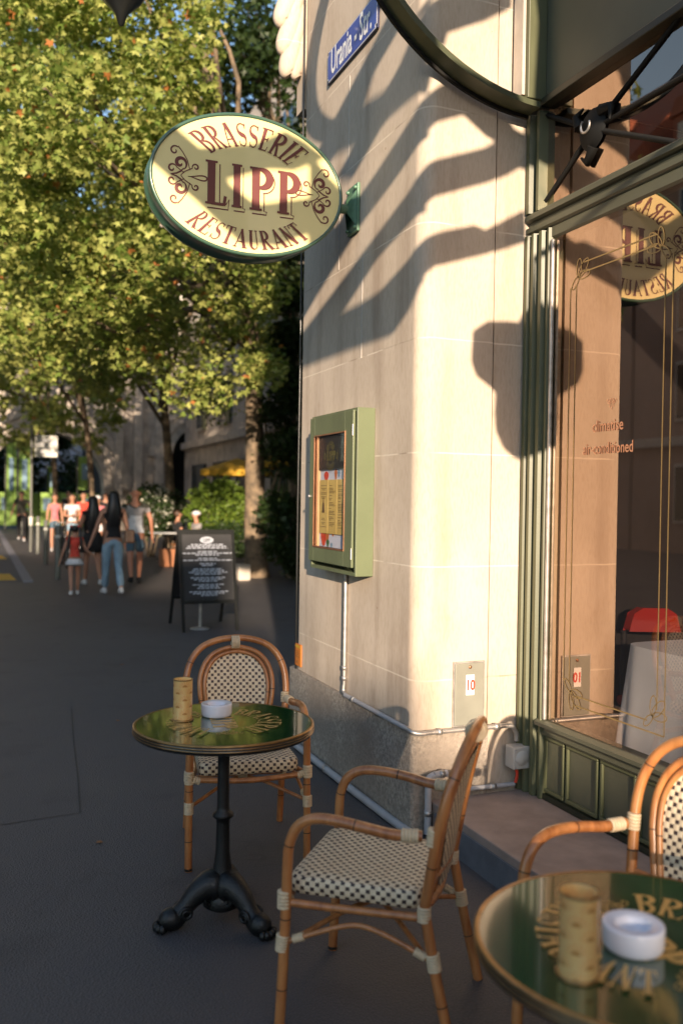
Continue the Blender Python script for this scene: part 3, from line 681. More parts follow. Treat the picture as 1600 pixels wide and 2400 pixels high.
for z in (b0+.12,b1-.12): obj('hinge',MB().tube([(1.850,a0+.026,z-.03),(1.850,a0+.026,z+.03)],.0045,8),'steel',MC)
obj('door_knob',MB().lathe([(0,-.018),(.008,-.017),(.010,-.010),(.006,-.004),(.006,0)],(1.852,a1-.03,1.64),16,axis='x'),'steel',MC)
DX=-.052      # a: right as seen, b: height
ow=(o1-o0)/2
obj('poster',MB().box((1.8800,4.800-ow-.01,p0-.0),(1.8835,4.800+ow-.03,1.80)),'paper',MC)
obj('lining_strip',MB().box((1.866,4.800+ow-.012,p0-.01),(1.8795,4.800+ow-.03,p1)),mat('oak_lining',(.55,.36,.17),.5),MC)
pr_=MB()
def blob(cx,cz_,rx,rz,mi): pr_.prism([(cx+rx*(1+.2*math.sin(3*t))*math.cos(t),cz_+rz*math.sin(t)) for t in [2*PI*i/14 for i in range(14)]],.0012+.0003*mi,.0018+.0003*mi,lambda a,b,h:(1.8800-h,4.800-a,b),mi)
for cx,cz_,rx,rz,mi in ((-.13,1.40,.045,.05,0),(-.07,1.42,.03,.06,1),(-.06,1.37,.022,.022,2),(.02,1.46,.025,.05,1),(.13,1.50,.03,.05,1),(.16,1.56,.02,.06,0),(-.10,1.755,.035,.03,0),(.05,1.765,.02,.03,1),(.10,1.77,.02,.02,3),(.0,1.36,.015,.015,3)): blob(cx,cz_,rx,rz,mi)
obj('poster_print',pr_,['red','printor','printgn','bblue'],MC)
obj('header_card',MB().box((1.8690,4.800-ow+.005,1.795),(1.8720,4.800+ow-.035,p1)),'board',MC)
hl=MB(); HF=lambda a,b,h:(1.8685-h,4.805-a,1.8710+b)
arc_text(hl,'BRASSERIE',HF,150,30,.55,1.0,.085,.085,T=.15); arc_text(hl,'RESTAURANT',HF,212,328,.6,1.0,.085,.085,flip=True,T=.15)
for ch,x0,x1 in (('L',-.06,-.03),('I',-.024,-.008),('P',.0,.032),('P',.036,.068)):
    st,wd=glyph(ch,.24,.09)
    for s_ in st: ribbon(hl,s_,lambda px,py,h,x0=x0,x1=x1,wd=wd:HF(x0+(x1-x0)*px/wd,-.028+.056*py,h),.0008)
ornament(hl,HF,-.095,1,.032); ornament(hl,HF,.10,-1,.032)
obj('header_lettering',hl,mat('olive_gilt',(.20,.17,.04),.5),MC)
for k in range(3):
    x0=-.185+.138*k; c_=MB().box((1.8720,4.800-(x0+.132),1.425),(1.8755,4.800-x0,1.735)); cd=obj('menu_card',c_,'kraft',MC)
    ln=MB(); z=1.70; random.seed(20+k)
    while z>1.46:
        if k==0 and 1.52<z<1.62: z-=.012; continue
        L=random.uniform(.03,.095); ln.box((1.8708,4.800-(x0+.064+L/2 if k==0 else x0+.018+L),z),(1.8716,4.800-(x0+.064-L/2 if k==0 else x0+.018),z+.0028)); z-=random.choice((.0085,.0085,.016))
    if k==0:
        ln.lathe([(.002,.07),(.004,.06),(.006,.04),(.016,.028),(.02,.0),(.022,-.02),(.0,-.022)],(1.8712,4.800-(x0+.064),1.565),10)
        ln.v=[(min(max(a,1.8706),1.8714),b,c) if True else 0 for a,b,c in ln.v]
    ob=obj('menu_print',ln,'printdk',cd)

# ================================================================ conduits etc.
def pipe(name,paths,r,m,label,cat,clips=(),loc=None):
    p0_=paths[0][0]; e=empty(name,loc or p0_,label,cat)
    for P_ in paths: obj('pipe',MB().tube(P_,r,12),m,e)
    for c,ax_ in clips:
        c_=MB()
        if ax_=='z': c_.lathe([(r+.001,-.012),(r+.004,-.012),(r+.004,.012),(r+.001,.012)],c,14)
        else: c_.lathe([(r+.001,-.012),(r+.004,-.012),(r+.004,.012),(r+.001,.012)],c,14,axis=ax_)
        obj('pipe_clip',c_,'steel',e)
    return e
pipe('conduit',[[(1.952,4.76,1.205),(1.952,4.76,.56)],smooth_path([(1.950,4.76,.56),(1.948,4.755,.525),(1.945,4.72,.513)],4)],.0115,'steel','straight vertical steel conduit running from the menu case down to the plinth','pipe',[((1.952,4.76,.60),'z'),((1.952,4.76,.66),'z')])
pipe('conduit',[[(1.944,4.72,.512),(1.944,3.93,.512)]],.0125,'pvc','grey conduit lying along the plinth top on the street side of the pilaster','pipe',[((1.944,4.6,.512),'y')])
pipe('conduit',[[(2.03,3.868,.500),(2.46,3.868,.500)],smooth_path([(1.944,3.93,.512),(1.95,3.885,.505),(1.99,3.868,.498),(2.03,3.868,.500)],4),smooth_path([(2.46,3.868,.500),(2.50,3.866,.495),(2.525,3.864,.46),(2.527,3.862,.42)],4)],.0125,'steel','shiny steel conduit crossing the lit return face to the junction box','pipe',[((2.09,3.868,.50),'x'),((2.41,3.868,.5),'x')])
pipe('cable_tube',[[(1.925,5.50,.028),(1.925,4.5,.025),(1.935,4.05,.022),(1.95,3.80,.02)]],.021,'pvc','thick grey cable tube lying on the asphalt along the foot of the plinth','pipe',[((1.925,4.95,.026),'y')])
pipe('conduit',[[(2.02,3.84,.02),(2.02,3.84,.25)],smooth_path([(2.02,3.84,.25),(2.022,3.84,.285),(2.05,3.84,.30)],4),[(2.05,3.84,.30),(2.12,3.84,.303)]],.017,'pvc','short upright grey conduit rising from the ground beside the doorstep corner','pipe',[((2.02,3.84,.12),'z'),((2.09,3.84,.302),'x')])
pipe('conduit',[[(2.12,3.868,.205),(2.52,3.868,.200)]],.012,'pvc','low grey conduit lying on the doorstep below the junction box','pipe',[((2.40,3.868,.20),'x')])
pipe('cable',[smooth_path([(2.525,3.86,.29),(2.53,3.857,.25),(2.522,3.858,.21)],4)],.008,'red','short red cable hanging under the grey junction box','cable')
pipe('cable',[[(1.963,5.63,.50),(1.960,5.63,1.6),(1.961,5.625,2.5),(1.96,5.63,3.6),(1.96,5.63,6.5)]],.007,'black','thin black cable running up the far edge of the pilaster','cable')
for z in (1.25,2.05,2.42,3.25): pass
J=empty('junction_box',(2.525,3.85,.285),'pale grey square junction box with round lid low on the return face','junction box')
obj('box_body',MB().box((2.475,3.805,.292),(2.572,3.885,.402)),'boxgrey',J,bevel=.006,seg=3)
obj('round_lid',MB().lathe([(0,-.006),(.034,-.005),(.037,0)],(2.524,3.804,.347),28,axis='y'),'boxgrey',J)
for dx in (-.038,.038):
    for dz in (-.044,.044): obj('screw',MB().lathe([(0,-.003),(.004,-.002),(.004,0)],(2.524+dx,3.804,.347+dz),8,axis='y'),'steel',J)
E_=empty('meter_cover',(2.26,3.895,.52),'grey metal service cover with a red number ten plate on the pilaster','cover')
obj('cover_plate',MB().box((2.183,3.884,.515),(2.345,3.897,.822)),'greyplate',E_,bevel=.003)
obj('cover_frame',MB().box((2.175,3.891,.508),(2.353,3.8985,.830)),'steel',E_)
np_=MB().box((2.242,3.880,.665),(2.288,3.8835,.765)); pl_=obj('number_plate',np_,'white',E_)
nt_=MB(); text_add(nt_,'10',lambda a,b,h:(2.265+a,3.8795-h,.690+b),.072,0,0,.74,.0022,.0006); obj('number',nt_,'red',pl_)
obj('lock',MB().lathe([(0,-.004),(.008,-.003),(.009,0)],(2.265,3.883,.803),14,axis='y'),'copper',E_)
O=empty('sticker_plate',(1.966,5.585,.53),'small orange utility marker plate at the far foot of the pilaster','sign')
obj('plate',MB().box((1.958,5.525,.525),(1.968,5.645,.67)),'orange',O,bevel=.003)
ot=MB(); F_=lambda a,b,h:(1.9575-h,5.585-a,.60+b)
text_add(ot,'55',F_,.045,0,-.005,.8); ot.box((1.9562,5.55,.585),(1.9572,5.62,.588)); ot.box((1.9562,5.575,.54),(1.9572,5.578,.583)); ot.box((1.9562,5.59,.545),(1.9572,5.60,.56))
obj('plate_print',ot,'printdk',O)
obj('plate_band',MB().box((1.9565,5.54,.645),(1.9575,5.63,.662)),'yellow',O)

# ================================================================ CHAIRS
def nodes(mb,path,r,at,mi=1):
    P=[Vector(p) for p in path]; L=[0]
    for a,b in zip(P,P[1:]): L.append(L[-1]+(b-a).length)
    for q in at:
        d=q*L[-1]; i=max(j for j in range(len(L)) if L[j]<=d+1e-9); i=min(i,len(P)-2)
        t=(P[i+1]-P[i]).normalized(); c=P[i]+t*(d-L[i]); mb.tube([c-t*.0018,c+t*.0018],r+.0006,12,mi)
    return mb
def winding(a,b,r,turns=6):
    """binding: stacked rings of cane from a to b around a tube of radius r"""
    a,b=Vector(a),Vector(b); m=MB(); L=(b-a).length; t=(b-a)/L; w_=L/turns
    for i in range(turns):
        c=a+t*(w_*(i+.5)); m.tube([c-t*w_*.5,c-t*w_*.35,c+t*w_*.35,c+t*w_*.5],[r+.001,r+.0045,r+.0045,r+.001],14)
    return m
def make_chair(label,group):
    t=empty('bistro_chair',(0,0,0),label,'chair',group); TR=.0165
    def part(name,mb,m,p=t): return obj(name,mb,m,p,world=False)
    # seat: woven cushion-like slab, woven apron wraps the edge
    prof=[(.0,.470),(.10,.471),(.185,.470),(.205,.464),(.214,.452),(.216,.430),(.214,.408),(.20,.402)]
    s=MB(); N=64
    def seatpt(a,k):
        c,s_=math.cos(a),math.sin(a); e=.30
        x=math.copysign(abs(c)**e,c); y=math.copysign(abs(s_)**e,s_); m_=1/max(abs(x),abs(y),1e-6)
        m_=m_**.0; wx=1.06-.06*(y+1)/2*1.3
        return x*m_*wx,y*m_
    # grid top
    G=16; vs=[];uvs=[];fs=[]
    for i in range(G+1):
        for j in range(G+1):
            x=-1+2*i/G; y=-1+2*j/G; r_=max(abs(x),abs(y)); wx=1.05-.06*(y+1)/2
            X=x*.208*wx; Y=y*.205
            cr=max(0,(abs(x)-.85)/.15)*max(0,(abs(y)-.85)/.15)*.012
            X-=math.copysign(cr,x); Y-=math.copysign(cr,y)
            z=.468-.006*(1-x*x)*(1-y*y)-(.008 if r_>.99 else 0); vs.append((X,Y,z)); uvs.append((x*.208,y*.205))
    for i in range(G):
        for j in range(G): a=i*(G+1)+j; fs.append((a,a+G+1,a+G+2,a+1))
    s.add(vs,fs,0,True,uvs)
    edge=[(i,0) for i in range(G)]+[(G,j) for j in range(G)]+[(i,G) for i in range(G,0,-1)]+[(0,j) for j in range(G,0,-1)]
    ring=[vs[i*(G+1)+j] for i,j in edge]; n=len(ring); L=[0]
    for k in range(n): L.append(L[-1]+math.dist(ring[k],ring[(k+1)%n]))
    levels=[(1.0,.460,.205),(1.022,.452,.215),(1.028,.43,.237),(1.022,.41,.257),(.95,.402,.275)]
    vv=[];uu=[]
    for sc_,z,v in levels:
        for k in range(n+1): p=ring[k%n]; vv.append((p[0]*sc_,p[1]*sc_,z)); uu.append((L[k],v))
    m_=n+1; s.add(vv,[(a*m_+k,(a+1)*m_+k,(a+1)*m_+k+1,a*m_+k+1) for a in range(4) for k in range(n)],0,True,uu)
    s.add([(p[0]*.95,p[1]*.95,.4025) for p in ring],[tuple(range(n))[::-1]],0,False,[(0,0)]*n)
    part('seat',s,'weave')
    # front legs rise into the arms
    for sd in (1,-1):
        lp=smooth_path([(sd*.262,-.215,0),(sd*.262,-.205,.20),(sd*.260,-.198,.40)],4)
        part('leg',nodes(MB().tube(lp,TR,12),lp,TR,(.32,.86)),['bamboo','node'])
        ap_=smooth_path([(sd*.260,-.198,.40),(sd*.259,-.196,.52),(sd*.259,-.19,.575),(sd*.258,-.165,.628),(sd*.259,-.115,.658),(sd*.263,-.04,.662),(sd*.264,.05,.652),(sd*.256,.13,.640),(sd*.240,.215,.640)],5)
        part('armrest',nodes(MB().tube(ap_,TR,14),ap_,TR,(.27,.68)),['bamboo','node'])
        # rear leg (splays back) and its continuation is the outer back loop
        rp=smooth_path([(sd*.232,.315,0),(sd*.230,.262,.22),(sd*.228,.222,.42)],4)
        part('leg',nodes(MB().tube(rp,TR,12),rp,TR,(.35,)),['bamboo','node'])
        # bindings
        for a,b,r_,n_ in (((sd*.262,-.205,.375),(sd*.262,-.205,.43),TR,5),((sd*.262,-.210,.245),(sd*.262,-.206,.295),TR,6),((sd*.230,.257,.245),(sd*.2295,.248,.295),TR,6),((sd*.228,.222,.385),(sd*.228,.222,.43),TR,5),
                          ((sd*.252,.155,.6395),(sd*.243,.205,.640),TR,5),((sd*.237,.245,.615),(sd*.238,.252,.665),TR,5),((sd*.215,-.205,.385),(sd*.245,-.205,.395),.012,3),((sd*.2325,.195,.296),(sd*.231,.228,.281),.009,5),((sd*.2568,-.175,.282),(sd*.2545,-.142,.296),.009,5)):
            part('binding',winding(a,b,r_,n_),'bind')
        # side rails + curved brace
        sr_=smooth_path([(sd*.255,-.19,.392),(sd*.235,-.10,.385),(sd*.215,.0,.380),(sd*.215,.12,.385),(sd*.222,.21,.392)],4)
        part('side_rail',MB().tube(sr_,.0125,10),'bamboo')
        bz=smooth_path([(sd*.258,-.19,.275),(sd*.245,-.05,.330),(sd*.235,.03,.345),(sd*.235,.12,.325),(sd*.230,.24,.275)],4)
        part('side_brace',MB().tube(bz,.0085,8),'bamboo')
        cbp=[(sd*.255,-.19,.272),(sd*.02,.01,.33),(-sd*.225,.235,.272)]
        part('cross_stretcher',MB().tube(smooth_path(cbp,5),.0085,8),'bamboo')
    for yy,wd,ex in ((-.20,.255,-.03),(.20,.225,.02)):
        part('cross_rail',MB().tube(smooth_path([(-wd,yy,.392),(0,yy+ex,.385),(wd,yy,.392)],5),.0125,10),'bamboo')
    part('binding',winding((-.022,.01,.338),(.022,.01,.338),.012,5),'bind')
    def by(z): return .222+ (z-.42)*.17+ max(0,z-.6)**2*.28
    oc=[(-.228,.42),(-.232,.50),(-.240,.60),(-.246,.68),(-.240,.76),(-.215,.83),(-.165,.885),(-.09,.915),(0,.925)]; oc+= [(-x,z) for x,z in oc[-2::-1]]
    lp=smooth_path([(x,by(z),z) for x,z in oc],4); part('back_frame',nodes(MB().tube(lp,TR,12),lp,TR,(.10,.30,.70,.90)),['bamboo','node'])
    ic=[(-.125,.44),(-.145,.50),(-.162,.58),(-.176,.66),(-.176,.74),(-.150,.81),(-.095,.86),(0,.882)]; ic+= [(-x,z) for x,z in ic[-2::-1]]
    for off,r_ in ((0,.0125),(.022,.010)):
        sc_=1-off/.17
        ip=[(x*sc_,by(z),.66+(z-.66)*(1-off/.22 if z>.66 else 1)) for x,z in ic]
        lp=smooth_path(ip,4); part('inner_back_frame',nodes(MB().tube(lp,r_,10),lp,r_,(.18,.78)),['bamboo','node'])
    part('lower_back_rail',MB().tube([(-.226,by(.50),.495),(0,by(.5)+.015,.492),(.226,by(.50),.495)],.010,10),'bamboo')
    # woven oval panel
    w_=MB(); ic2=[(x*.84,.66+(z-.66)*(.88 if z>.66 else 1)) for x,z in ic]; pts=[Vector((x,0,z)) for x,z in ic2]; pp=smooth_path(pts,4)
    H=len(pp)//2; left=pp[:H+1]; vs=[];uvs=[];K=12
    for p in left:
        for k in range(K+1): x=p.x+(-2*p.x)*k/K; vs.append((x,by(p.z)+.014*(1-(x/.16)**2),p.z)); uvs.append((x,p.z))
    fs=[(i*(K+1)+k,i*(K+1)+k+1,(i+1)*(K+1)+k+1,(i+1)*(K+1)+k) for i in range(len(left)-1) for k in range(K)]
    w_.add(vs,fs,0,True,uvs); w_.add([(a,b+.008,c) for a,b,c in vs],[f[::-1] for f in fs],0,True,uvs)
    part('woven_back',w_,'weave')
    part('binding',winding((-.020,by(.91)-.002,.904),(.020,by(.91)-.002,.904),.030,5),'bind')
    for sd in (1,-1): part('glide',MB().lathe([(0,-.0),(.014,.0),(.0172,.004),(.0172,.014)],(sd*.262,-.215,0),14),'black')
    return t
chair=make_chair('bamboo style woven chair standing behind the small green table by the wall','woven bistro chairs on the terrace')
def at(o,x,y,deg,z=0): o.location=(x,y,z); o.rotation_euler=(0,0,R(deg))
c2=copy_tree(chair); c2['label']='bamboo style woven chair facing left in the middle foreground between the two tables'
c3=copy_tree(chair); c3['label']='bamboo style woven chair cut off by the right edge beside the shop window'
at(chair,1.15,4.02,-8); at(c2,1.20,2.66,-129.5); at(c3,1.69,1.95,-79)

# ================================================================ TABLES
def make_table(label,rot):
    t=empty('bistro_table',(0,0,0),label,'table','round green bistro tables')
    def part(name,mb,m,p=t): return obj(name,mb,m,p,world=False)
    part('tabletop',MB().lathe([(0,.730),(.342,.730)],n=96).lathe([(.342,.7005),(0,.7005)],n=96),'tabletop')
    rim=MB(); pr=[(.340,.7302),(.347,.7315),(.352,.729),(.3525,.7255),(.350,.723),(.350,.720),(.3525,.7175),(.350,.715),(.350,.711),(.3525,.7085),(.350,.706),(.349,.699),(.342,.695),(.33,.694)]
    rim.lathe(pr[:5],n=96,mi=0); rim.lathe(pr[4:],n=96,mi=1)
    for z in (.7175,.7085): rim.lathe([(.3515,z-.0015),(.3535,z),(.3515,z+.0015)],n=96,mi=0)
    part('brass_rim',rim,['brass','black'])
    lg=MB(); c,s_=math.cos(R(rot)),math.sin(R(rot)); F=lambda a,b,h:(a*c-b*s_,a*s_+b*c,.7302+h)
    arc_text(lg,'BRASSERIE',F,158,22,.58,1,.225,.225,T=.18); arc_text(lg,'RESTAURANT',F,205,335,.60,1,.225,.225,flip=True,T=.18)
    for ch,x0,x1 in (('L',-.085,-.045),('I',-.038,-.015),('P',-.006,.040),('P',.046,.092)):
        st,wd=glyph(ch,.26,.09)
        for q,s2 in enumerate(st): ribbon(lg,s2,lambda px,py,h,x0=x0,x1=x1,wd=wd:F(x0+(x1-x0)*px/wd,-.05+.095*py,h),.0002+.0001*q)
    ornament(lg,F,-.16,1,.05); ornament(lg,F,.165,-1,.05)
    part('table_lettering',lg,'gold')
    colm=MB().lathe([(.012,.697),(.07,.695),(.072,.688),(.03,.68),(.023,.66),(.027,.64),(.030,.635),(.024,.625),(.023,.56),(.024,.42),(.026,.405),(.040,.395),(.042,.385),(.028,.375),(.026,.36),(.028,.25),(.036,.20),(.040,.17),(.050,.15),(.055,.135),(.048,.12),(.06,.09),(.075,.06),(.05,.045),(0,.04)],n=28)
    part('pedestal',colm,'iron')
    part('crossbar',MB().box((-.28,-.02,.686),(.28,.02,.6935)).box((-.02,-.28,.6855),(.02,.28,.693)),'iron')
    for a in (185,300,62):
        f=MB(); ca,sa=math.cos(R(a)),math.sin(R(a))
        P_=[(r*ca,r*sa,z) for r,z in ((.02,.13),(.06,.135),(.11,.110),(.155,.068),(.185,.042),(.22,.038),(.25,.030))]
        f.tube(smooth_path(P_,4),[.054,.058,.060,.058,.054,.050,.047,.044,.041,.038,.036,.034,.034,.035,.036,.038,.040,.042,.042,.041,.039,.036,.031,.025,.014],12)
        for q in range(5): g_=R((q-2)*28); rr_,tt_=.228+.034*math.cos(g_),.036*math.sin(g_); f.sphere((rr_*ca-tt_*sa,rr_*sa+tt_*ca,.018),(.015,.015,.017),8,6)
        for s2 in (1,-1):
            sp_=[(.06+.035*math.cos(R(v))*(1-v/900),s2*.03,.095+.03*math.sin(R(v))*(1-v/900)) for v in range(0,540,30)]
            f.tube([(x*ca-y*sa,x*sa+y*ca,z) for x,y,z in sp_],.008,6)
            sp_=[(.155+.026*math.cos(R(v))*(1-v/800),s2*.036,.060+.024*math.sin(R(v))*(1-v/800)) for v in range(0,540,30)]
            f.tube([(x*ca-y*sa,x*sa+y*ca,z) for x,y,z in sp_],.007,6)
        for q in range(5): f.sphere(((.05+.045*q)*ca,(.05+.045*q)*sa,.175-.028*q-.004*q*q),(.012,.012,.012),8,6)
        part('foot',f,'iron')
    return t
T1=make_table('round green enamel bistro table on a black iron pedestal left of the pilaster',-98); T1.location=(.885,3.36,0); T1.scale=(.975,.975,1.041)
T2=make_table('round green enamel bistro table cut off by the lower right corner, closest to the viewer',-100); T2.location=(1.275,1.455,0)

def candle(x,y,label):
    t=empty('candle_holder',(x,y,.7305),label,'candle holder','gold scalloped candle holders')
    o=obj('glass_cylinder',MB().lathe([(.0365,.004),(.0365,.155),(.0370,.158),(.0350,.159),(.0340,.155),(.0340,.006)],n=48,uv=True),'candle',t,world=False)
    obj('base_rim',MB().lathe([(0,.0),(.041,.0),(.0425,.003),(.0385,.006),(0,.0061)],n=48),'brass',t,world=False)
    obj('top_rim',MB().lathe([(.0372,.155),(.0385,.1575),(.037,.160),(.0345,.1595)],n=48),'brass',t,world=False)
    obj('candle',MB().lathe([(0,.05),(.02,.049),(.021,.045),(.021,.006)],n=24),'white',t,world=False)
    return t
candle(.742,3.445,'gold scallop-patterned glass candle holder on the small table behind').location.z=.7608
candle(1.058,1.395,'gold scallop-patterned glass candle holder on the closest table')
def ashtray(x,y,label):
    t=empty('ashtray',(x,y,.7305),label,'ashtray','white ashtrays')
    obj('bowl',MB().lathe([(0,.0),(.054,.0),(.0575,.003),(.0595,.008),(.0605,.012),(.0612,.044),(.0608,.047),(.059,.0495),(.057,.050),(.038,.047),(.036,.046),(.033,.040),(.030,.030),(.010,.027),(0,.026)],n=56),'porcelain',t,world=False)
    return t
ashtray(.883,3.475,'white round plastic ashtray on the small table behind').location.z=.7608
ashtray(1.228,1.445,'white round plastic ashtray on the closest table')

# ================================================================ INTERIOR THINGS
def cloth(cx,cy,zt,hw_,label,drop=.58):
    m=MB(); N=120; rings=[]
    for lv in range(9):
        q=lv/8; r=[]
        for i in range(N):
            a=2*PI*i/N; e=.35; c,s_=math.cos(a),math.sin(a)
            x=math.copysign(abs(c)**e,c)*hw_; y=math.copysign(abs(s_)**e,s_)*hw_
            cn=abs(math.sin(2*a)); k=1+.10*q+.13*q*cn**3+.03*q*math.sin(11*a+1)
            r.append((cx+x*k,cy+y*k,zt-.004-drop*q*(1+.16*cn**4)))
        rings+=r
    m.add(rings,[(i*N+j,i*N+(j+1)%N,(i+1)*N+(j+1)%N,(i+1)*N+j) for i in range(8) for j in range(N)],0,True)
    m.add(rings[:N],[tuple(range(N))])
    t=empty('dining_table',(cx,cy,.16),label,'table')
    obj('tablecloth',m,'cloth',t); l_=MB()
    for dx in (-1,1):
        for dy in (-1,1): obj('leg',MB().box((cx+dx*hw_*.8-.02,cy+dy*hw_*.8-.02,.16),(cx+dx*hw_*.8+.02,cy+dy*hw_*.8+.02,zt-.02)),'dark',t)
    return t
cloth(3.13,3.22,.96,.27,'white cloth draped dining table inside the shop window')
RC=empty('dining_chair',(3.20,3.55,.16),'shiny red lacquered chair back seen through the window behind the white cloth','chair')
rb=MB(); rb.prism([(-.17,0),(.17,0),(.14,.09),(.08,.12),(-.08,.12),(-.14,.09)],0,.05,lambda a,b,h:(3.16+a*.7,3.60+h-a*.3,.98+b)); obj('backrest',rb,'redglass',RC,bevel=.02,seg=4)
obj('seat',MB().box((3.0,3.50,.60),(3.36,3.70,.66)),'redglass',RC,bevel=.02,seg=3)
for x in (3.03,3.33):
    for y in (3.53,3.68): obj('leg',MB().tube([(x,y,.16),(x,y,.98 if y>3.6 else .60)],.015,8),'dark',RC)

# ================================================================ A-BOARD and stand behind it
A=empty('sandwich_board',(2.6,11.0,0),'black folding chalk sandwich board with white menu writing on the pavement','sign board')
def leaf_board(y0,y1,nm,front):
    f=lambda x,s,h:(x, y0+(y1-y0)*s - h*.9, 1.225*s)
    m=MB()
    for xa,xb in ((2.285,2.325),(2.945,2.985)): m.prism([(xa,0),(xb,0),(xb,1),(xa,1)],0,.03,f)
    m.prism([(2.325,.955),(2.945,.955),(2.945,1),(2.325,1)],0,.029,f); m.prism([(2.325,.27),(2.945,.27),(2.945,.305),(2.325,.305)],0,.029,f)
    obj('frame',m,'black',A,bevel=.003); b_=MB().prism([(2.325,.305),(2.945,.305),(2.945,.955),(2.325,.955)],.006,.018,f); return obj(nm,b_,'board',A),f
pb,F1=leaf_board(10.72,11.02,'chalkboard',True); leaf_board(11.55,11.07,'rear_board',False)
G=lambda a,b,h:F1(2.635+a,b,.0185+h)
random.seed(3); ch=MB(); ch.prism([(.085*math.cos(t),.895+.034*math.sin(t)) for t in [2*PI*i/24 for i in range(24)]],.0,.0006,G); obj('chalk_emblem',ch,'chalk',pb); ch=MB()
z=.845
for wd in (.20,.24,.26,0,.12,.33,.15,0,.12,.32,0,.10,.08,0,.18,.20,.24,.17,0,.22,.18,.12,0,.20,.12,.14,0,.24,.20,.1):
    if wd:
        x=-wd
        while x<wd:
            l=random.uniform(.02,.07); ch.prism([(x,z),(min(x+l,wd),z),(min(x+l,wd),z+.011),(x,z+.011)],0,.0006,G); x+=l+.012
    elif ch.v: obj('chalk_writing',ch,'chalk',pb); ch=MB()
    z-=.0172
obj('chalk_writing',ch,'chalk',pb)
L_=MB(); text_add(L_,'LIPP',lambda a,b,h:G(a,.880+b*.82,h+.0012),.055,0,0,.9,.001); obj('chalk_logo',L_,'black',pb)
ST=empty('sign_stand',(2.56,10.95,0),'small chrome pole stand with round foot under the sandwich board','stand')
obj('foot',MB().lathe([(0,.03),(.05,.028),(.12,.012),(.125,.0),(0,.0)],(2.56,10.95,0),32),'steel',ST)
obj('pole',MB().tube([(2.56,10.95,.02),(2.56,10.95,.62)],.02,14),'steel',ST)

# ================================================================ STREET FURNITURE
def bollard(x,y,i):
    t=empty('bollard',(x,y,0),BL[i],'bollard','steel bollards along the kerb')
    obj('post',MB().lathe([(0,1.04),(.045,1.038),(.055,1.02),(.055,.0)],n=24),'pole',t,world=False)
    obj('band',MB().lathe([(.0555,.80),(.0575,.803),(.0575,.855),(.0555,.858)],n=24),'reflect',t,world=False)
BL=['grey steel bollard closest to the girl in red, nearest of the row','second grey steel bollard from the near end of the row','third grey steel bollard from the near end of the row','fourth grey steel bollard from the near end, beside the sign pole','fifth grey steel bollard from the near end of the row','farthest grey steel bollard, near the man walking at left']
for i,(x,y) in enumerate(((1.45,18.2),(1.50,22.3),(1.56,26.3),(1.60,30.3),(1.62,33.9),(1.64,37.8))): bollard(x,y,i)
P=empty('traffic_sign',(1.50,27.2,0),'square pale sign panel on a thin grey pole beside the bollards','sign')
obj('pole',MB().tube([(1.42,27.2,0),(1.42,27.2,3.62)],.04,12),'pole',P)
obj('panel',MB().box((1.50,27.17,2.72),(2.13,27.2,3.34)),'reflect',P,bevel=.02)
pm=MB(); 
for i in range(4): pm.box((1.60,27.16,2.84+.11*i),(2.04-.06*(i%2),27.168,2.88+.11*i))
obj('panel_print',pm,'chalk',P)
obj('pole_clamp',MB().box((1.38,27.14,2.98),(1.50,27.18,3.04)),'pole',P); obj('pole_collar',MB().lathe([(.05,.75),(.06,.76),(.06,1.0),(.05,1.01)],(1.42,27.2,0),14),'reflect',P)
def banner(x,y,z0,z1,w_,lab):
    t=empty('banner',(x,y,0),lab,'banner','lime green street banners')
    obj('pole',MB().tube([(x,y,0),(x,y,z1+.1)],.035,10),'pole',t)
    b_=MB(); K=10
    for s2 in (0,.01):
        vs=[(x+.04+w_*i/K,y+s2+.05*math.sin(i*.9),z) for i in range(K+1) for z in (z0,z1)]; b_.add(vs,[(2*i,2*i+2,2*i+3,2*i+1) for i in range(K)],0,True)
    f=obj('flag',b_,'banner',t)
    obj('flag_print',MB().box((x+.04+w_*.25,y-.07,z0+(z1-z0)*.30),(x+.04+w_*.70,y-.06,z0+(z1-z0)*.78)),'bblue',f)
banner(1.18,44,.9,4.0,.42,'lime green vertical banner, leftmost one at the picture edge')
banner(1.72,44,1.0,3.9,.50,'lime green vertical banner, second from the left edge')
banner(4.15,42,1.9,3.4,.55,'lime green banner hanging before the dark archway at right of the sign pole')
banner(3.25,48,1.6,3.1,.30,'narrow lime green banner in the middle of the archway')
hb_=empty('site_barrier',(2.4,46,0),'long lime green barrier panels with blue print under the arch','barrier')
for i in range(5): 
    p_=obj('barrier_panel',MB().box((.9+.95*i,46,.15),(1.80+.95*i,46.05,1.75)),'banner',hb_); obj('panel_print',MB().box((1.05+.95*i,45.98,.9),(1.40+.95*i,45.99,1.5)),'bblue',p_)
# hanging street lamp, top left
HL=empty('street_lamp',(1.35,9.0,5.9),'black hanging street lamp cut off by the upper edge at left','street lamp')
HX,HY,HZ=1.0,7.2,5.27
obj('lamp_shade',MB().lathe([(0,.0),(.02,.01),(.05,.10),(.15,.20),(.19,.26),(.20,.34),(.12,.42),(.05,.50),(0,.52)],(HX,HY,HZ),28),'black',HL)
obj('hanger',MB().tube([(HX,HY,HZ+.5),(HX,HY,8)],.015,8),'black',HL); obj('cable',MB().tube([(-12,HY,8.3),(-5,HY,8.05),(HX,HY,8),(1.97,HY-1.6,8.05)],.012,8),'black',HL)
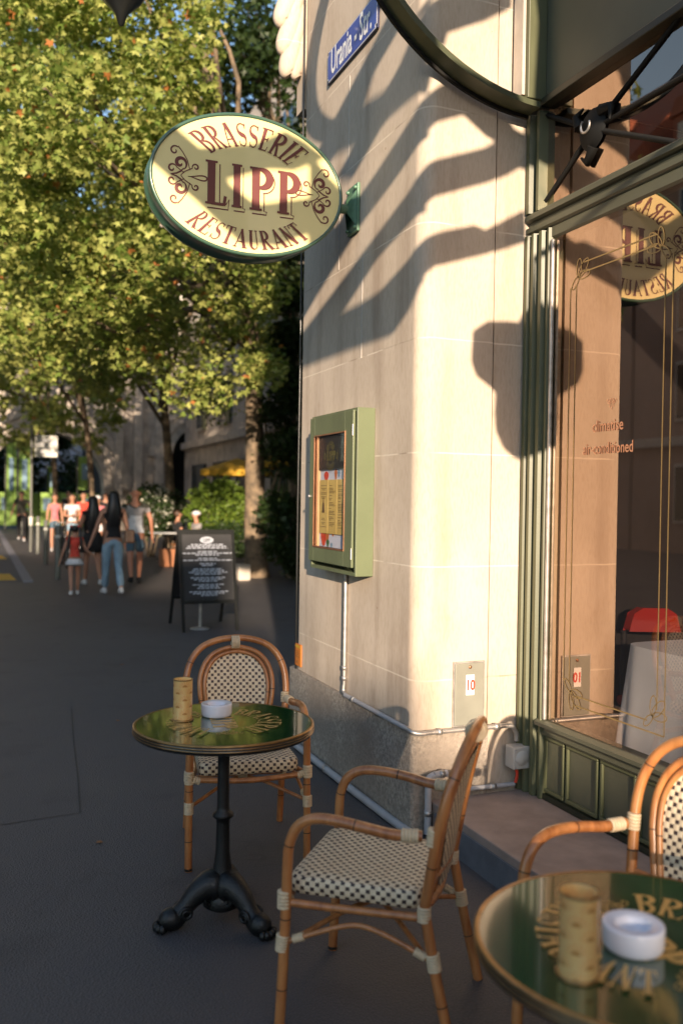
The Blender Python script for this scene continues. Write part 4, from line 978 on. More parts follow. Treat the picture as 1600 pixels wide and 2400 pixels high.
# unseen lantern shape, added so that its shadow falls on the frame
LN=empty('shadow_lantern',(1.70,.9,2.75),'unseen black lantern shape with wide cap and rounded bowl, added to cast a shadow on the window frame','lantern')
lx,ly,lz=1.735,1.0,2.47
obj('bowl',MB().lathe([(0,0),(.07,.012),(.13,.055),(.17,.13),(.18,.22),(.175,.33)],(lx,ly,lz),28),'black',LN)
obj('cap',MB().lathe([(.175,.33),(.29,.40),(.315,.46),(.31,.60),(.26,.64),(.06,.68),(.03,.74),(0,.75)],(lx,ly,lz),28),'black',LN)
obj('arm',MB().tube([(lx,ly,lz+.74),(lx,ly,lz+.98),(2.57,ly,lz+1.02)],.02,8),'black',LN)

# ================================================================ PEOPLE
def skin_mesh(J,E,root,lv=1):
    """J name->(pos,radius) ; E edges; returns evaluated mesh data arrays"""
    names=list(J); me=bpy.data.meshes.new('t'); me.from_pydata([J[n][0] for n in names],[(names.index(a),names.index(b)) for a,b in E],[])
    o=bpy.data.objects.new('t',me); col.objects.link(o); o.modifiers.new('s','SKIN').use_smooth_shade=True
    sv_=me.skin_vertices[0].data
    for i,n in enumerate(names): r_=J[n][1]; sv_[i].radius=(r_,r_); sv_[i].use_root=(n==root)
    ss=o.modifiers.new('b','SUBSURF'); ss.levels=lv; ss.render_levels=lv
    bpy.context.view_layer.update(); ev=o.evaluated_get(bpy.context.evaluated_depsgraph_get()).to_mesh()
    vs=[tuple(v.co) for v in ev.vertices]; fs=[tuple(p.vertices) for p in ev.polygons]
    bpy.data.objects.remove(o); return vs,fs
def person(x,y,rz,h,label,group,top,bottom,hair,shoe='shoe',skin='skin',stride=.20,arms=None,fem=False,sleeve=.45,legs='long',hairlen=0,seated=False,extra=None,bald=False,cap=None,stripes=None,z=0,build=1.):
    t=empty('person',(x,y,z),label,'person',group,R(rz)); k=h/1.75
    J={}; bw=build
    hipx=.088; sh=.165 if fem else .195
    def v(a,b,c): return (a*k,b*k,c*k)
    def j(n,p,r_): J[n]=(v(*p),r_*k)
    j('pel',(0,0,.95),.135*bw); j('wai',(0,.0,1.09),(.105 if fem else .125)*bw); j('che',(0,-.01,1.27),(.125 if fem else .145)*bw); j('upc',(0,-.01,1.39),.115*bw)
    j('nkb',(0,-.0,1.475),.062); j('nck',(0,.012,1.53),.052); j('chn',(0,.03,1.585),.066); j('hed',(0,.022,1.655),.088); j('top',(0,.010,1.718),.062)
    st=stride
    if seated: K={'L':((-.1,.42,.93),(-.1,.44,.50)),'R':((.1,.42,.93),(.1,.44,.50))}
    else: K={'L':((-hipx-.005,st*.45,.50),(-hipx,st*1.0 if st>0 else st*1.5,.09 if st>0 else .13)),'R':((hipx+.005,-st*.30+.04,.50),(hipx,-st*1.35 if st>0 else -st*.9,.13 if st>0 else .09))}
    A_=arms or {'L':((-sh-.05,-.03,1.14),(-sh-.06,.06,.90)),'R':((sh+.05,-.03,1.14),(sh+.06,.06,.90))}
    for s2,sg in (('L',-1),('R',1)):
        j('hip'+s2,(sg*hipx,0,.90),.092*bw); kn,an=K[s2]; mid=tuple((a+b)/2 for a,b in zip((sg*hipx,0,.90),kn)); j('thi'+s2,mid,.076*bw)
        j('kne'+s2,kn,.054*bw); cf=tuple(a*.62+b*.38 for a,b in zip(kn,an)); j('cal'+s2,(cf[0],cf[1]-.012,cf[2]),.052*bw); j('ank'+s2,an,.034); j('toe'+s2,(an[0]+sg*.015,an[1]+.13,max(.03,an[2]-.055)),.028)
        j('sho'+s2,(sg*sh,0,1.415),.055*bw); el,wr=A_[s2]; j('elb'+s2,el,.038*bw); md=tuple((a+b)/2 for a,b in zip(el,wr)); j('for'+s2,md,.033); j('wri'+s2,wr,.024)
        d=Vector(wr)-Vector(el); d.normalize(); pm_=Vector(wr)+d*.075; j('pal'+s2,tuple(pm_),.027)
    E=[('pel','wai'),('wai','che'),('che','upc'),('upc','nkb'),('nkb','nck'),('nck','chn'),('chn','hed'),('hed','top')]
    for s2 in 'LR': E+=[('pel','hip'+s2),('hip'+s2,'thi'+s2),('thi'+s2,'kne'+s2),('kne'+s2,'cal'+s2),('cal'+s2,'ank'+s2),('ank'+s2,'toe'+s2),('upc','sho'+s2),('sho'+s2,'elb'+s2),('elb'+s2,'for'+s2),('for'+s2,'wri'+s2),('wri'+s2,'pal'+s2)]
    def flat(vs): 
        out=[]
        for a,b,c in vs:
            zz=c/k; f=1-.30*max(0,min(1,(zz-.86)/.1))*max(0,min(1,(1.52-zz)/.08))*max(0,1-max(0,abs(a/k)-.17)*8)
            out.append((a,b*f,c))
        return out
    vs,fs=skin_mesh(J,E,'pel'); b_=MB(); b_.add(flat(vs),fs,0,True)
    for s2,sg in (('L',-1),('R',1)):      # fingers rooted inside the palm
        pm_=Vector(J['pal'+s2][0]); d=(pm_-Vector(J['wri'+s2][0])).normalized(); u=d.cross(Vector((1,0,0))); u=u.normalized() if u.length>.1 else Vector((0,1,0)); cu=d.cross(u)*(-sg)
        for q,L in enumerate((.062,.072,.078,.070,.056)):
            o_=u*((q-2)*.016*k)
            if q==0: pth=[pm_+u*(-.018*k)-d*.03*k,pm_+u*(-.042*k)-d*.005*k,pm_+u*(-.05*k)+d*.022*k]
            else: pth=[pm_+o_-d*.005*k,pm_+o_+d*(.35*L*k)+cu*.004*k,pm_+o_+d*(.7*L*k)+cu*.014*k,pm_+o_+d*(.88*L*k)+cu*.028*k]
            b_.tube(pth,[.0085*k]*(len(pth)-1)+[.006*k],6)
    hz_=1.655*k
    b_.sphere((0,.108*k,hz_-.012*k),(.013*k,.022*k,.022*k),8,6)            # nose
    for sg in (-1,1): b_.sphere((sg*.088*k,.012*k,hz_-.005*k),(.012*k,.02*k,.03*k),8,6)
    body=obj('body',b_,skin,t,world=False)
    e_=MB()
    for sg in (-1,1): e_.sphere((sg*.032*k,.094*k,hz_+.012*k),(.012*k,.010*k,.007*k),8,6)
    e_.sphere((0,.094*k,hz_-.055*k),(.022*k,.010*k,.005*k),8,6); obj('face',e_,'hairbr',t,world=False)
    # shirt
    def sub(names,ed,root,ex,cut=None,m='x',nm='shirt'):
        JJ={n:(J[n][0],J[n][1]+ex*k) for n in names}
        if cut:
            for n,(a,b,q,r_) in cut.items(): pa,pb=Vector(J[a][0]),Vector(J[b][0]); JJ[n]=(tuple(pa+(pb-pa)*q),r_*k)
        a,b=skin_mesh(JJ,ed,root); return flat(a),b
    tn=['wai','che','upc','shoL','shoR']; te=[('wai','che'),('che','upc'),('upc','shoL'),('upc','shoR'),('hem','wai')]
    cut={'hem':('wai','pel',.75 if legs!='crop' else .3,(.150 if not fem else .135)*bw)}
    if sleeve>0:
        for s2 in 'LR': cut['slv'+s2]=('sho'+s2,'elb'+s2,sleeve,.056 if sleeve<.7 else .05); te.append(('sho'+s2,'slv'+s2))
    cut['col']=('upc','nkb',.55,.075); te.append(('upc','col'))
    a,b=sub(tn,te,'wai',.014,cut); sm_=MB(); mats=[top]
    if stripes:
        mats=stripes[0]; cutz=stripes[1]
        for f_ in b:
            zc=sum(a[q][2] for q in f_)/len(f_)/k; sm_.add([a[q] for q in f_],[tuple(range(len(f_)))],sum(zc<c for c in cutz),True)
    else: sm_.add(a,b,0,True)
    obj('shirt',sm_,mats,t,world=False)
    if legs in ('long','shorts'):
        names=['pel','wai']; ed=[('pel','wai')]; cut={}
        for s2 in 'LR':
            names+=['hip'+s2,'thi'+s2]; ed+=[('pel','hip'+s2),('hip'+s2,'thi'+s2)]
            if legs=='long': names+=['kne'+s2,'cal'+s2]; cut['cuf'+s2]=('cal'+s2,'ank'+s2,.95,.072); ed+=[('thi'+s2,'kne'+s2),('kne'+s2,'cal'+s2),('cal'+s2,'cuf'+s2)]
            else: cut['cuf'+s2]=('thi'+s2,'kne'+s2,.75 if not fem else .1,.088); ed+=[('thi'+s2,'cuf'+s2)]
        del_w=names.remove('wai'); ed.remove(('pel','wai')); cut['wst']=('pel','wai',.45,.125*bw); ed.append(('pel','wst'))
        a,b=sub(names,ed,'pel',.014,cut); obj('trousers' if legs=='long' else 'shorts',MB().add(a,b,0,True),bottom,t,world=False)
    elif legs=='skirt':
        s_=MB(); z0_,z1_,r0_,r1_=extra
        prof_=[(r0_,z0_),(r0_*1.12,z0_-.06),(r1_*.95,(z0_+z1_)/2),(r1_,z1_),(r1_*.97,z1_+.004)]
        n=36; vs=[]
        for i,(r_,zz) in enumerate(prof_):
            for q in range(n): an=2*PI*q/n; rr=r_*(1+.05*i/3*math.sin(9*an)); vs.append((rr*math.cos(an)*k,rr*.8*math.sin(an)*k,zz*k))
        s_.add(vs,[(i*n+q,i*n+(q+1)%n,(i+1)*n+(q+1)%n,(i+1)*n+q) for i in range(4) for q in range(n)],0,True); obj('skirt',s_,bottom,t,world=False)
    if not bald:
        hm=MB(); hm.sphere((0,-.004*k,hz_+.014*k),(.097*k,.106*k,.090*k),18,12)
        if hairlen>0:
            n=20; vs=[]; lev=[(0,.085,.07),(.2,.10,.085),(.45,.115,.075),(.8,.12,.055),(1,.10,.02)]
            for q,rx,ry in lev:
                for i in range(n): an=2*PI*i/n; vs.append((rx*k*math.cos(an)*(1+.05*math.sin(5*an)),(-.045-.055*min(1,q*2))*k+ry*k*math.sin(an),hz_+.03*k-hairlen*k*q))
            hm.add(vs,[(i*n+q,i*n+(q+1)%n,(i+1)*n+(q+1)%n,(i+1)*n+q) for i in range(4) for q in range(n)],0,True)
        for i in range(len(hm.v)):   # carve the face opening
            a,b,c=hm.v[i]
            if b>.035*k and c<hz_+.065*k: hm.v[i]=(a*.97,.035*k,c)
        obj('hair',hm,hair,t,world=False)
    if cap:
        cm=MB(); cm.sphere((0,.0,hz_+.045*k),(.107*k,.115*k,.075*k),18,10); cm.lathe([(0,.0),(.07*k,.0),(.07*k,.008*k),(0,.009*k)],(0,.11*k,hz_+.03*k),16); obj('cap',cm,cap,t,world=False)
    for s2 in 'LR':
        an=Vector(J['ank'+s2][0]); to=Vector(J['toe'+s2][0]); sd=MB(); he=an+Vector((0,-.045*k,-.045*k)); he.z=max(.03*k,he.z)
        sd.tube([he+Vector((0,-.025*k,0)),he,(he+to)/2+Vector((0,0,.008*k)),to,to+(to-he).normalized()*.05*k],[.02*k,.040*k,.045*k,.042*k,.018*k],12); sd.tube([an+Vector((0,0,.02*k)),an-Vector((0,0,.04*k))],[.040*k,.044*k],12)
        obj('shoe',sd,shoe,t,world=False)
    return t
G1='family walking away hand in hand'; G2='group of women walking towards the camera'
pj=person(2.07,15.15,4,1.71,'woman in black top and pale blue jeans with long black hair, seen from behind',G1,'cblack','jeans','hair',stride=.20,fem=True,sleeve=0.0,hairlen=.52,legs='long',
    arms={'L':((-.26,.02,1.15),(-.36,.05,.88)),'R':((.23,-.03,1.14),(.22,.05,.90))})
pg=person(1.47,15.2,-2,1.14,'little girl in coral red shirt and white skirt with black pigtails',G1,'cred','cwhite','hair',stride=-.20,fem=True,sleeve=.25,legs='skirt',extra=(.92,.76,.16,.22),
    arms={'L':((-.27,-.02,1.12),(-.34,.02,.86)),'R':((.28,-.02,1.12),(.46,.03,1.0))})
obj('shoulder_bag',MB().box((.15,-.22,.86),(.31,-.12,1.08)),'hairbr',pj,world=False,bevel=.03,seg=3); obj('bag_strap',MB().tube([(.22,-.15,1.07),(.10,-.16,1.25),(-.05,-.11,1.42)],.008,6),'hairbr',pj,world=False)
k_=1.14/1.75
for sg in (-1,1):
    pt=MB().tube([(sg*.085*k_,-.03*k_,1.72*k_),(sg*.12*k_,-.06*k_,1.60*k_),(sg*.15*k_,-.09*k_,1.35*k_),(sg*.15*k_,-.10*k_,1.12*k_)],[.03*k_,.035*k_,.04*k_,.015*k_],8); obj('pigtail',pt,'hair',pg,world=False)
    obj('hair_bobble',MB().sphere((sg*.088*k_,-.04*k_,1.73*k_),.035*k_,10,8),'cred',pg,world=False)
person(1.93,16.75,6,1.62,'woman in short black dress with long black hair, between girl and woman in jeans',G1,'cblack','cblack','hair',stride=.24,fem=True,sleeve=.2,hairlen=.60,legs='skirt',extra=(1.05,.66,.15,.235),
    arms={'L':((-.22,.05,1.17),(-.20,.22,1.12)),'R':((.23,-.02,1.14),(.25,.05,.9))})
person(2.72,16.95,-4,1.78,'bald man in grey and white striped tee shirt and denim shorts, seen from behind',G1,'cgrey','denim','hair',shoe='cblack',skin='skin2',stride=-.18,bald=True,sleeve=.5,legs='shorts',build=1.08,
    stripes=(['khaki','cgrey','cwhite'],(1.40,1.22)),arms={'L':((-.29,-.02,1.15),(-.28,.04,.88)),'R':((.28,-.02,1.15),(.31,.06,.88))})
person(1.45,33.7,176,1.76,'lone man in dark khaki shirt walking at the far left edge',None,'khaki','cblack','hairbr',stride=.22,legs='long',arms={'L':((-.28,-.05,1.15),(-.33,.10,.95)),'R':((.28,-.02,1.15),(.34,.0,.9))})
bent={'L':((-.22,-.02,1.13),(-.06,.16,1.14)),'R':((.22,-.02,1.13),(.06,.18,1.13))}
person(2.42,25.8,178,1.66,'woman in white tee shirt and pale denim shorts with folded arms',G2,'cwhite','jeans','hairbr',stride=.1,fem=True,legs='shorts',arms=bent,hairlen=.25)
person(2.10,27.6,182,1.66,'dark haired woman in pink top at the left of the group behind the bollards',G2,'cpink','denim','hairbr',stride=-.12,fem=True,sleeve=0,legs='shorts')
person(2.95,28.0,176,1.72,'tall dark haired woman in coral red top behind the woman in white',G2,'cred','cblack','hairbr',stride=.14,fem=True,sleeve=.3,legs='long')
person(3.15,26.2,180,1.62,'woman with white cap and pink top at the right of the group',G2,'cpink','cwhite','hairbr',stride=-.1,fem=True,legs='shorts',cap='cwhite')
person(3.20,35.5,176,1.80,'tall man in dark clothes standing far behind the group of women',G2,'cblack','khaki','hair',stride=.1,legs='long')
person(3.85,30.0,182,1.74,'dark haired person in black clothing between the women and the family',G2,'cblack','cblack','hair',stride=.12,legs='long')
sa={'L':((-.22,.05,1.14),(-.12,.28,1.10)),'R':((.22,.05,1.14),(.12,.28,1.10))}
for x,y,rz_,la,tp,cp_,hr in ((5.02,22.0,100,'seated guest with white cap and pale shirt outside the cafe','cgrey','cwhite','hairbr'),(4.82,23.3,-80,'seated guest in dark jacket facing the guest with white cap','cblack',None,'hairbr')):
    person(x,y,rz_,1.72,la,'guests seated outside the cafe',tp,'khaki',hr,seated=True,arms=sa,legs='long',cap=cp_,z=-.44)
CT=empty('cafe_table',(4.3,22.4,0),'small white topped cafe table beside the seated guests','table')
obj('tabletop',MB().lathe([(0,.75),(.38,.75),(.385,.735),(.38,.72),(0,.72)],(4.3,22.4,0),28),'white',CT); obj('pedestal',MB().lathe([(.03,.72),(.03,.05),(.2,.02),(.2,0)],(4.3,22.4,0),20),'iron',CT)
for x,y,la in ((5.02,22.0,'plain brown cafe stool under the guest with white cap'),(4.82,23.3,'plain brown cafe stool under the guest in dark jacket')):
    q=empty('cafe_stool',(x,y,0),la,'stool','cafe stools'); obj('seat',MB().lathe([(0,.42),(.18,.42),(.185,.40),(.18,.39),(0,.39)],n=20),'bamboo',q,world=False)
    for a in (45,135,225,315): obj('leg',MB().tube([(.17*math.cos(R(a)),.17*math.sin(R(a)),0),(.12*math.cos(R(a)),.12*math.sin(R(a)),.39)],.014,8),'bamboo',q,world=False)
# bicycle behind the bollards
BK=empty('bicycle',(1.85,21.5,0),'dark bicycle parked behind the bollards, seen end on','bicycle')
for y in (20.9,22.0):
    w_=obj('wheel',MB().tube([(1.85,y+.33*math.cos(R(a)),.34+.33*math.sin(R(a))) for a in range(0,360,15)],.018,8,closed=True),'tyre',BK)
    sp=MB(); [sp.tube([(1.85,y,.34),(1.85,y+.32*math.cos(R(a)),.34+.32*math.sin(R(a)))],.0015,4) for a in range(0,360,30)]; obj('spokes',sp,'steel',w_)
bf=MB()
for a,b in (((21.0,.80),(21.0+.35,.35)),((21.35,.35),(21.75,.85)),((21.02,.78),(21.72,.78)),((20.9,.34),(21.02,.95)),((22.0,.34),(21.72,.80)),((22.0,.34),(21.35,.35))): bf.tube([(1.85,a[0],a[1]),(1.85,b[0],b[1])],.016,8)
obj('frame',bf,'black',BK); obj('handlebar',MB().tube([(1.57,20.98,.98),(1.72,20.92,1.02),(1.98,20.92,1.02),(2.13,20.98,.98)],.012,8),'steel',BK); obj('saddle',MB().sphere((1.85,21.78,.90),(.07,.14,.03)),'black',BK)

# ================================================================ TREES
LEAF=[(0,0),(.18,-.10),(.50,-.16),(.36,.10),(.58,.46),(.26,.38),(0,.92),(-.26,.38),(-.58,.46),(-.36,.10),(-.50,-.16),(-.18,-.10)]
def leaf_mesh(name,C,size,m,flatness=.55):
    """C (n,3) positions"""
    n=len(C); L=np.array(LEAF); K=len(L); ctr=np.array([0,.22])
    pts=np.vstack([ctr[None],L])   # centre + outline
    N=rng.normal(size=(n,3)); N[:,2]=np.abs(N[:,2])+flatness; N/=np.linalg.norm(N,axis=1)[:,None]
    T=rng.normal(size=(n,3)); T-= (T*N).sum(1)[:,None]*N; T/=np.linalg.norm(T,axis=1)[:,None]; Bn=np.cross(N,T)
    s=size*rng.uniform(.45,1.45,n)
    droop=-.55*(pts[:,0]**2+pts[:,1]**2*.5)
    V=C[:,None,:]+s[:,None,None]*(pts[None,:,0,None]*T[:,None,:]+pts[None,:,1,None]*Bn[:,None,:]+droop[None,:,None]*N[:,None,:])
    V=V.reshape(-1,3); base=(np.arange(n)*(K+1))[:,None,None]
    tri=np.array([[0,1+i,1+(i+1)%K] for i in range(K)])[None]+base; tri=tri.reshape(-1,3)
    me=bpy.data.meshes.new(name); me.vertices.add(len(V)); me.vertices.foreach_set('co',V.ravel().astype('f')); me.loops.add(tri.size); me.loops.foreach_set('vertex_index',tri.ravel().astype('i'))
    me.polygons.add(len(tri)); me.polygons.foreach_set('loop_start',np.arange(0,tri.size,3).astype('i')); me.polygons.foreach_set('loop_total',np.full(len(tri),3,'i')); me.update(calc_edges=True)
    return me
def tree(name,base,trunk,rad,clumps,nleaf,size,label,lm='leaf',cat='tree',group='plane trees along the street',clump_r=.8):
    """clumps: list of centres (x,y,z)"""
    t=empty(name,base,label,cat,group)
    P_=smooth_path([(base[0]+a,base[1]+b,c) for a,b,c in trunk],4); n=len(P_)
    tm=MB(); tm.tube([(p.x,p.y,p.z) for p in P_],[rad*(1.25 if i==0 else 1-.55*i/n)*(1+.05*math.sin(i*2.1)) for i in range(n)],14); 
    to=obj('trunk',tm,'bark',t)
    top=P_[-1]; bm_=MB(); crot=P_[int(n*.55):]
    sub=[clumps[i] for i in rng.permutation(len(clumps))[:min(26,len(clumps))]]
    for c in sub:
        s_=crot[rng.integers(len(crot))]; e=Vector(c); m1=s_.lerp(e,.4)+Vector((0,0,.5)); m2=s_.lerp(e,.75)+Vector(rng.normal(size=3)*.2)
        bm_.tube(smooth_path([s_,m1,m2,e],3),[rad*.30*(1-i/11)+.012 for i in range(10)],7)
    obj('branches',bm_,'bark',to)
    C=np.array(clumps); idx=rng.integers(len(C),size=nleaf)
    d=rng.normal(size=(nleaf,3)); d/=np.linalg.norm(d,axis=1)[:,None]; rr=clump_r*rng.uniform(.15,1,nleaf)**.55*rng.uniform(.75,1.25,len(C))[idx]
    pos=C[idx]+d*rr[:,None]*np.array([1,1,.72])
    obj('crown',leaf_mesh('crown',pos,size,lm),lm,t)
    return t
def crown(c,r,n,hole=.0):
    out=[]
    while len(out)<n:
        d=rng.normal(size=3); d/=np.linalg.norm(d); q=rng.uniform(.25,1)**.5
        out.append((c[0]+r[0]*d[0]*q,c[1]+r[1]*d[1]*q,c[2]+r[2]*d[2]*q))
    return out
def keep(cl,f): return [c for c in cl if f(c)]
ok=lambda c:c[2]>3.1
t1c=keep(crown((2.9,15.2,8.2),(4.2,3.6,5.0),230),lambda c:ok(c) and c[0]/c[1]<(.33 if c[2]<6.5 else .235))
t1c+=keep(crown((1.3,12.8,6.4),(1.9,2,2.6),55),ok)
tree('plane_tree',(5.35,17.9,0),[(0,0,0),(-.05,0,1.2),(-.10,-.1,2.6),(-.25,-.3,4.6),(-.9,-1.0,6.8),(-1.6,-1.8,9.5)],.24,t1c,46000,.096,'large plane tree with a sunlit thick trunk right of the sandwich board',clump_r=.52)
t2c=keep(crown((4.2,25,8.5),(5,4,5.2),120),ok)
tree('plane_tree',(5.4,27.5,0),[(0,0,0),(.05,0,1.5),(-.05,0,3.2),(-.3,0,5.5),(-.8,0,9)],.17,t2c,19000,.14,'plane tree with a slim dark trunk in front of the pier between the arches')
t3c=keep(crown((1.2,21,7.8),(3.2,4,4.6),110),ok)
tree('plane_tree',(3.75,32.5,0),[(0,0,0),(-.05,0,1.5),(-.3,-1,3.5),(-1.0,-4,5.5),(-1.6,-7,8)],.13,t3c,11000,.125,'plane tree with a thin leaning trunk left of the stone pier',clump_r=.55)
t4c=keep(crown((2.2,36,8),(4,5,5),90),ok)
tree('plane_tree',(2.9,38,0),[(0,0,0),(.0,0,1.5),(-.1,0,3.5),(-.3,0,5.5),(-.5,0,8)],.12,t4c,9000,.22,'farthest plane tree with a thin trunk behind the group of women')
dk=keep(crown((5.6,19.5,9.2),(1.5,2.5,4.0),70),lambda c:c[0]/c[1]>.235)
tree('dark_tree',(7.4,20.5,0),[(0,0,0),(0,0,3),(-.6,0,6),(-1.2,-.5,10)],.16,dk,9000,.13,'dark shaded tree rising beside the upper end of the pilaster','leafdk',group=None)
iv=[(5.35+rng.uniform(-.35,.55),16.6+rng.uniform(-.6,.6),rng.uniform(.3,6.4)) for _ in range(60)]
iv=[c for c in iv if c[0]/c[1]>.318]
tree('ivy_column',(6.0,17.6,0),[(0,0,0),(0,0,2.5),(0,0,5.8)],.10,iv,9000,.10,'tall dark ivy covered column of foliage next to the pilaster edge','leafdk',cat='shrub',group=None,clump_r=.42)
def shrub(name,c,r,n,size,lm,label,flowers=None):
    t=empty(name,(c[0],c[1],0),label,'shrub'); d=rng.normal(size=(n,3)); d/=np.linalg.norm(d,axis=1)[:,None]; q=rng.uniform(.55,1,n)**.5
    ang=np.arctan2(d[:,1],d[:,0]); lump=1+.10*np.sin(5*ang)+.10*np.sin(4*d[:,2]*3+ang*3)
    pos=np.array(c)+d*(q*lump)[:,None]*np.array(r); pos=pos[pos[:,2]>.25]
    obj('foliage',leaf_mesh('foliage',pos,size,lm,.1),lm,t)
    sm_=MB(); 
    for i in range(5): sm_.tube([(c[0]+.08*math.cos(i),c[1]+.08*math.sin(i),0),(c[0]+.3*math.cos(i*1.3),c[1]+.3*math.sin(i*1.3),c[2])],[.03,.012],6)
    obj('stems',sm_,'bark',t)
    if flowers:
        k=rng.integers(len(pos),size=flowers); p2=np.repeat(pos[k],7,0)+rng.normal(size=(flowers*7,3))*.05; obj('blossoms',leaf_mesh('blossoms',p2+np.array([0,-.1,0]),.06,'petal',.1),'petal',t)
    return t
shrub('round_bush',(5.75,22.6,1.32),(.80,.7,.78),5200,.075,'hedge','bright green rounded bush to the left of the thick trunk')
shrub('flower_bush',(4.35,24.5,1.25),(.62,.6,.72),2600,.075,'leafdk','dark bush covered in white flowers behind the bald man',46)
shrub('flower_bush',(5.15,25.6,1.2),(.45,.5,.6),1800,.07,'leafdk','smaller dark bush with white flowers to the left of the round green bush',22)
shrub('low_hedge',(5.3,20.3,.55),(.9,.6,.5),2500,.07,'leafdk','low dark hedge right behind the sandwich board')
PT=empty('planter',(4.45,21.0,0),'terracotta planter trough lit orange at the feet of the seated guests','planter'); obj('trough',MB().box((3.95,20.9,0),(4.55,21.2,.42)),'terracotta',PT,bevel=.02); obj('soil',MB().box((4.0,20.94,.421),(4.5,21.16,.43)),'dark',PT)
KB=empty('stone_block',(5.1,17.2,0),'pale stone kerb block standing beside the thick tree trunk','kerb stone'); obj('block',MB().box((4.75,17.1,0),(5.0,17.5,.32)),'oldtrim',KB,bevel=.03)
# yellow parasols
for x,y,zz,la in ((6.75,24.6,2.40,'yellow canvas parasol over the cafe terrace behind the round bush'),(8.6,26.0,2.7,'orange yellow canvas parasol at the building edge behind the thick trunk')):
    q=empty('parasol',(x,y,0),la,'parasol','yellow cafe parasols'); m_=MB(); n=8; vs=[(0,0,zz+.35)]+[(1.05*math.cos(2*PI*i/n),1.05*math.sin(2*PI*i/n),zz) for i in range(n)]+[(1.05*math.cos(2*PI*i/n),1.05*math.sin(2*PI*i/n),zz-.16) for i in range(n)]
    m_.add(vs,[(0,1+i,1+(i+1)%n) for i in range(n)]+[(1+i,9+i,9+(i+1)%n,1+(i+1)%n) for i in range(n)]); obj('canvas',m_,'yellow',q,world=False); obj('pole',MB().tube([(0,0,0),(0,0,zz+.34)],.025,10),'pole',q,world=False); obj('foot',MB().lathe([(0,.06),(.25,.05),(.26,0)]),'iron',q,world=False)

lt_=keep(crown((-4.2,19,7),(3.2,7,4.2),120),ok)  # crown of an added unseen tree that shades the archway and banners
tree('plane_tree',(-4.2,19,0),[(0,0,0),(0,0,1.5),(0,0,3.5),(.1,0,5.5),(.2,0,8)],.2,lt_,3800,.22,'unseen plane tree added across the road, left of the view, to shade the far banners')
FH=empty('far_house',(0,80,0),'pale plastered house far behind the archway','building'); obj('wall',MB().box((-20,78,0),(16,84,9)),'kerb',FH); obj('roof',MB().prism([(-20.5,9.01),(16.5,9.01),(-2,13)],77,84,lambda a,b,h:(a,h,b)),'redroof',FH)
for i in range(7): f=obj('window',MB().box((-6+2.6*i,77.9,1.2),(-4.8+2.6*i,77.99,3.2)),'trim',FH); obj('pane',MB().box((-5.85+2.6*i,77.85,1.35),(-4.95+2.6*i,77.89,3.05)),'glassdk',f)
ft_=[(rng.uniform(-6,9),rng.uniform(62,66),rng.uniform(.3,7.5)) for _ in range(110)]
tree('park_tree',(2,64,0),[(0,0,0),(0,0,2),(0,0,4),(0,0,7)],.3,ft_,17000,.36,'dark leafy tree mass seen through the wide archway','leafdk',group=None,clump_r=1.3)
lit=[(1.45,3.35,'small dry brown leaf on the asphalt between the chairs'),(.55,4.3,'curled dry leaf on the asphalt left of the table'),(1.62,4.9,'dry leaf against the grey cable tube at the plinth foot'),(.95,6.6,'dry leaf on open pavement behind the rear chair'),(2.6,9.4,'dry leaf in front of the sandwich board'),(1.3,8.8,'dry leaf far out on the open pavement')]
M['dryleaf']=mat('dry_leaf',(.24,.11,.04),.8,0,.3,30)
for i,(x,y,la) in enumerate(lit):
    lm_=MB(); a0_=i*1.9; sz=.017+.004*(i%3); P_=[(x+sz*1.6*(a*math.cos(a0_)-b*math.sin(a0_)),y+sz*1.6*(a*math.sin(a0_)+b*math.cos(a0_)),.004+.25*sz*abs(a)+.12*sz*b*b) for a,b in LEAF]
    lm_.add([(x,y,.010)]+P_,[(0,1+q,1+(q+1)%12) for q in range(12)]); tag(obj('fallen_leaf',lm_,'dryleaf'),la,'leaf','fallen leaves on the pavement')
# ================================================================ FAR BUILDINGS
AB=empty('arcade_building',(6,44,0),'weathered grey stone building with a wide archway and a smaller dark arch','building')
def arch_wall(mb,xs,z_top,Y,arches,depth=1.2):
    """wall between xs[0] and xs[1] facing -Y with arches (cx,r,zspring)"""
    fn=lambda a,b,h:(a,Y+h,b)
    cur=xs[0]
    for cx,r_,zs in arches:
        if cx-r_>cur: mb.prism([(cur,0),(cx-r_,0),(cx-r_,z_top),(cur,z_top)],0,depth,fn)
        A1=arc((cx,zs),r_,180,0,24)
        for (xa,za),(xb,zb) in zip(A1,A1[1:]): mb.prism([(xa,za),(xb,zb),(xb,z_top),(xa,z_top)],0,depth,fn)
        cur=cx+r_
    mb.prism([(cur,0),(xs[1],0),(xs[1],z_top),(cur,z_top)],0,depth,fn)
YA=44
aw=MB(); ARCH=((2.95,2.62,1.95),(10.35,1.55,3.6)); arch_wall(aw,(-14,22),15,YA,ARCH); obj('wall',aw,'oldstone',AB)
for cx,r_,zs in ARCH:
    am=MB(); 
    for rr,dd in ((r_+.02,.10),(r_+.42,.18),(r_+.82,.26)):
        A1=arc((cx,zs),rr,180,0,28); A2=arc((cx,zs),rr+.36,180,0,28)
        for i in range(28): am.prism([A1[i],A1[i+1],A2[i+1],A2[i]],-dd,-.005,lambda a,b,h:(a,YA+h,b))
    obj('archivolt',am,'oldtrim',AB)
for x in (6.0,6.9,7.9,12.3,13.2,14.6): obj('pilaster',MB().box((x,YA-.35,0),(x+.42,YA-.01,9)),'oldtrim',AB,bevel=.03)
obj('cornice',MB().box((-14,YA-.5,9.01),(22,YA-.02,9.5)),'oldtrim',AB)
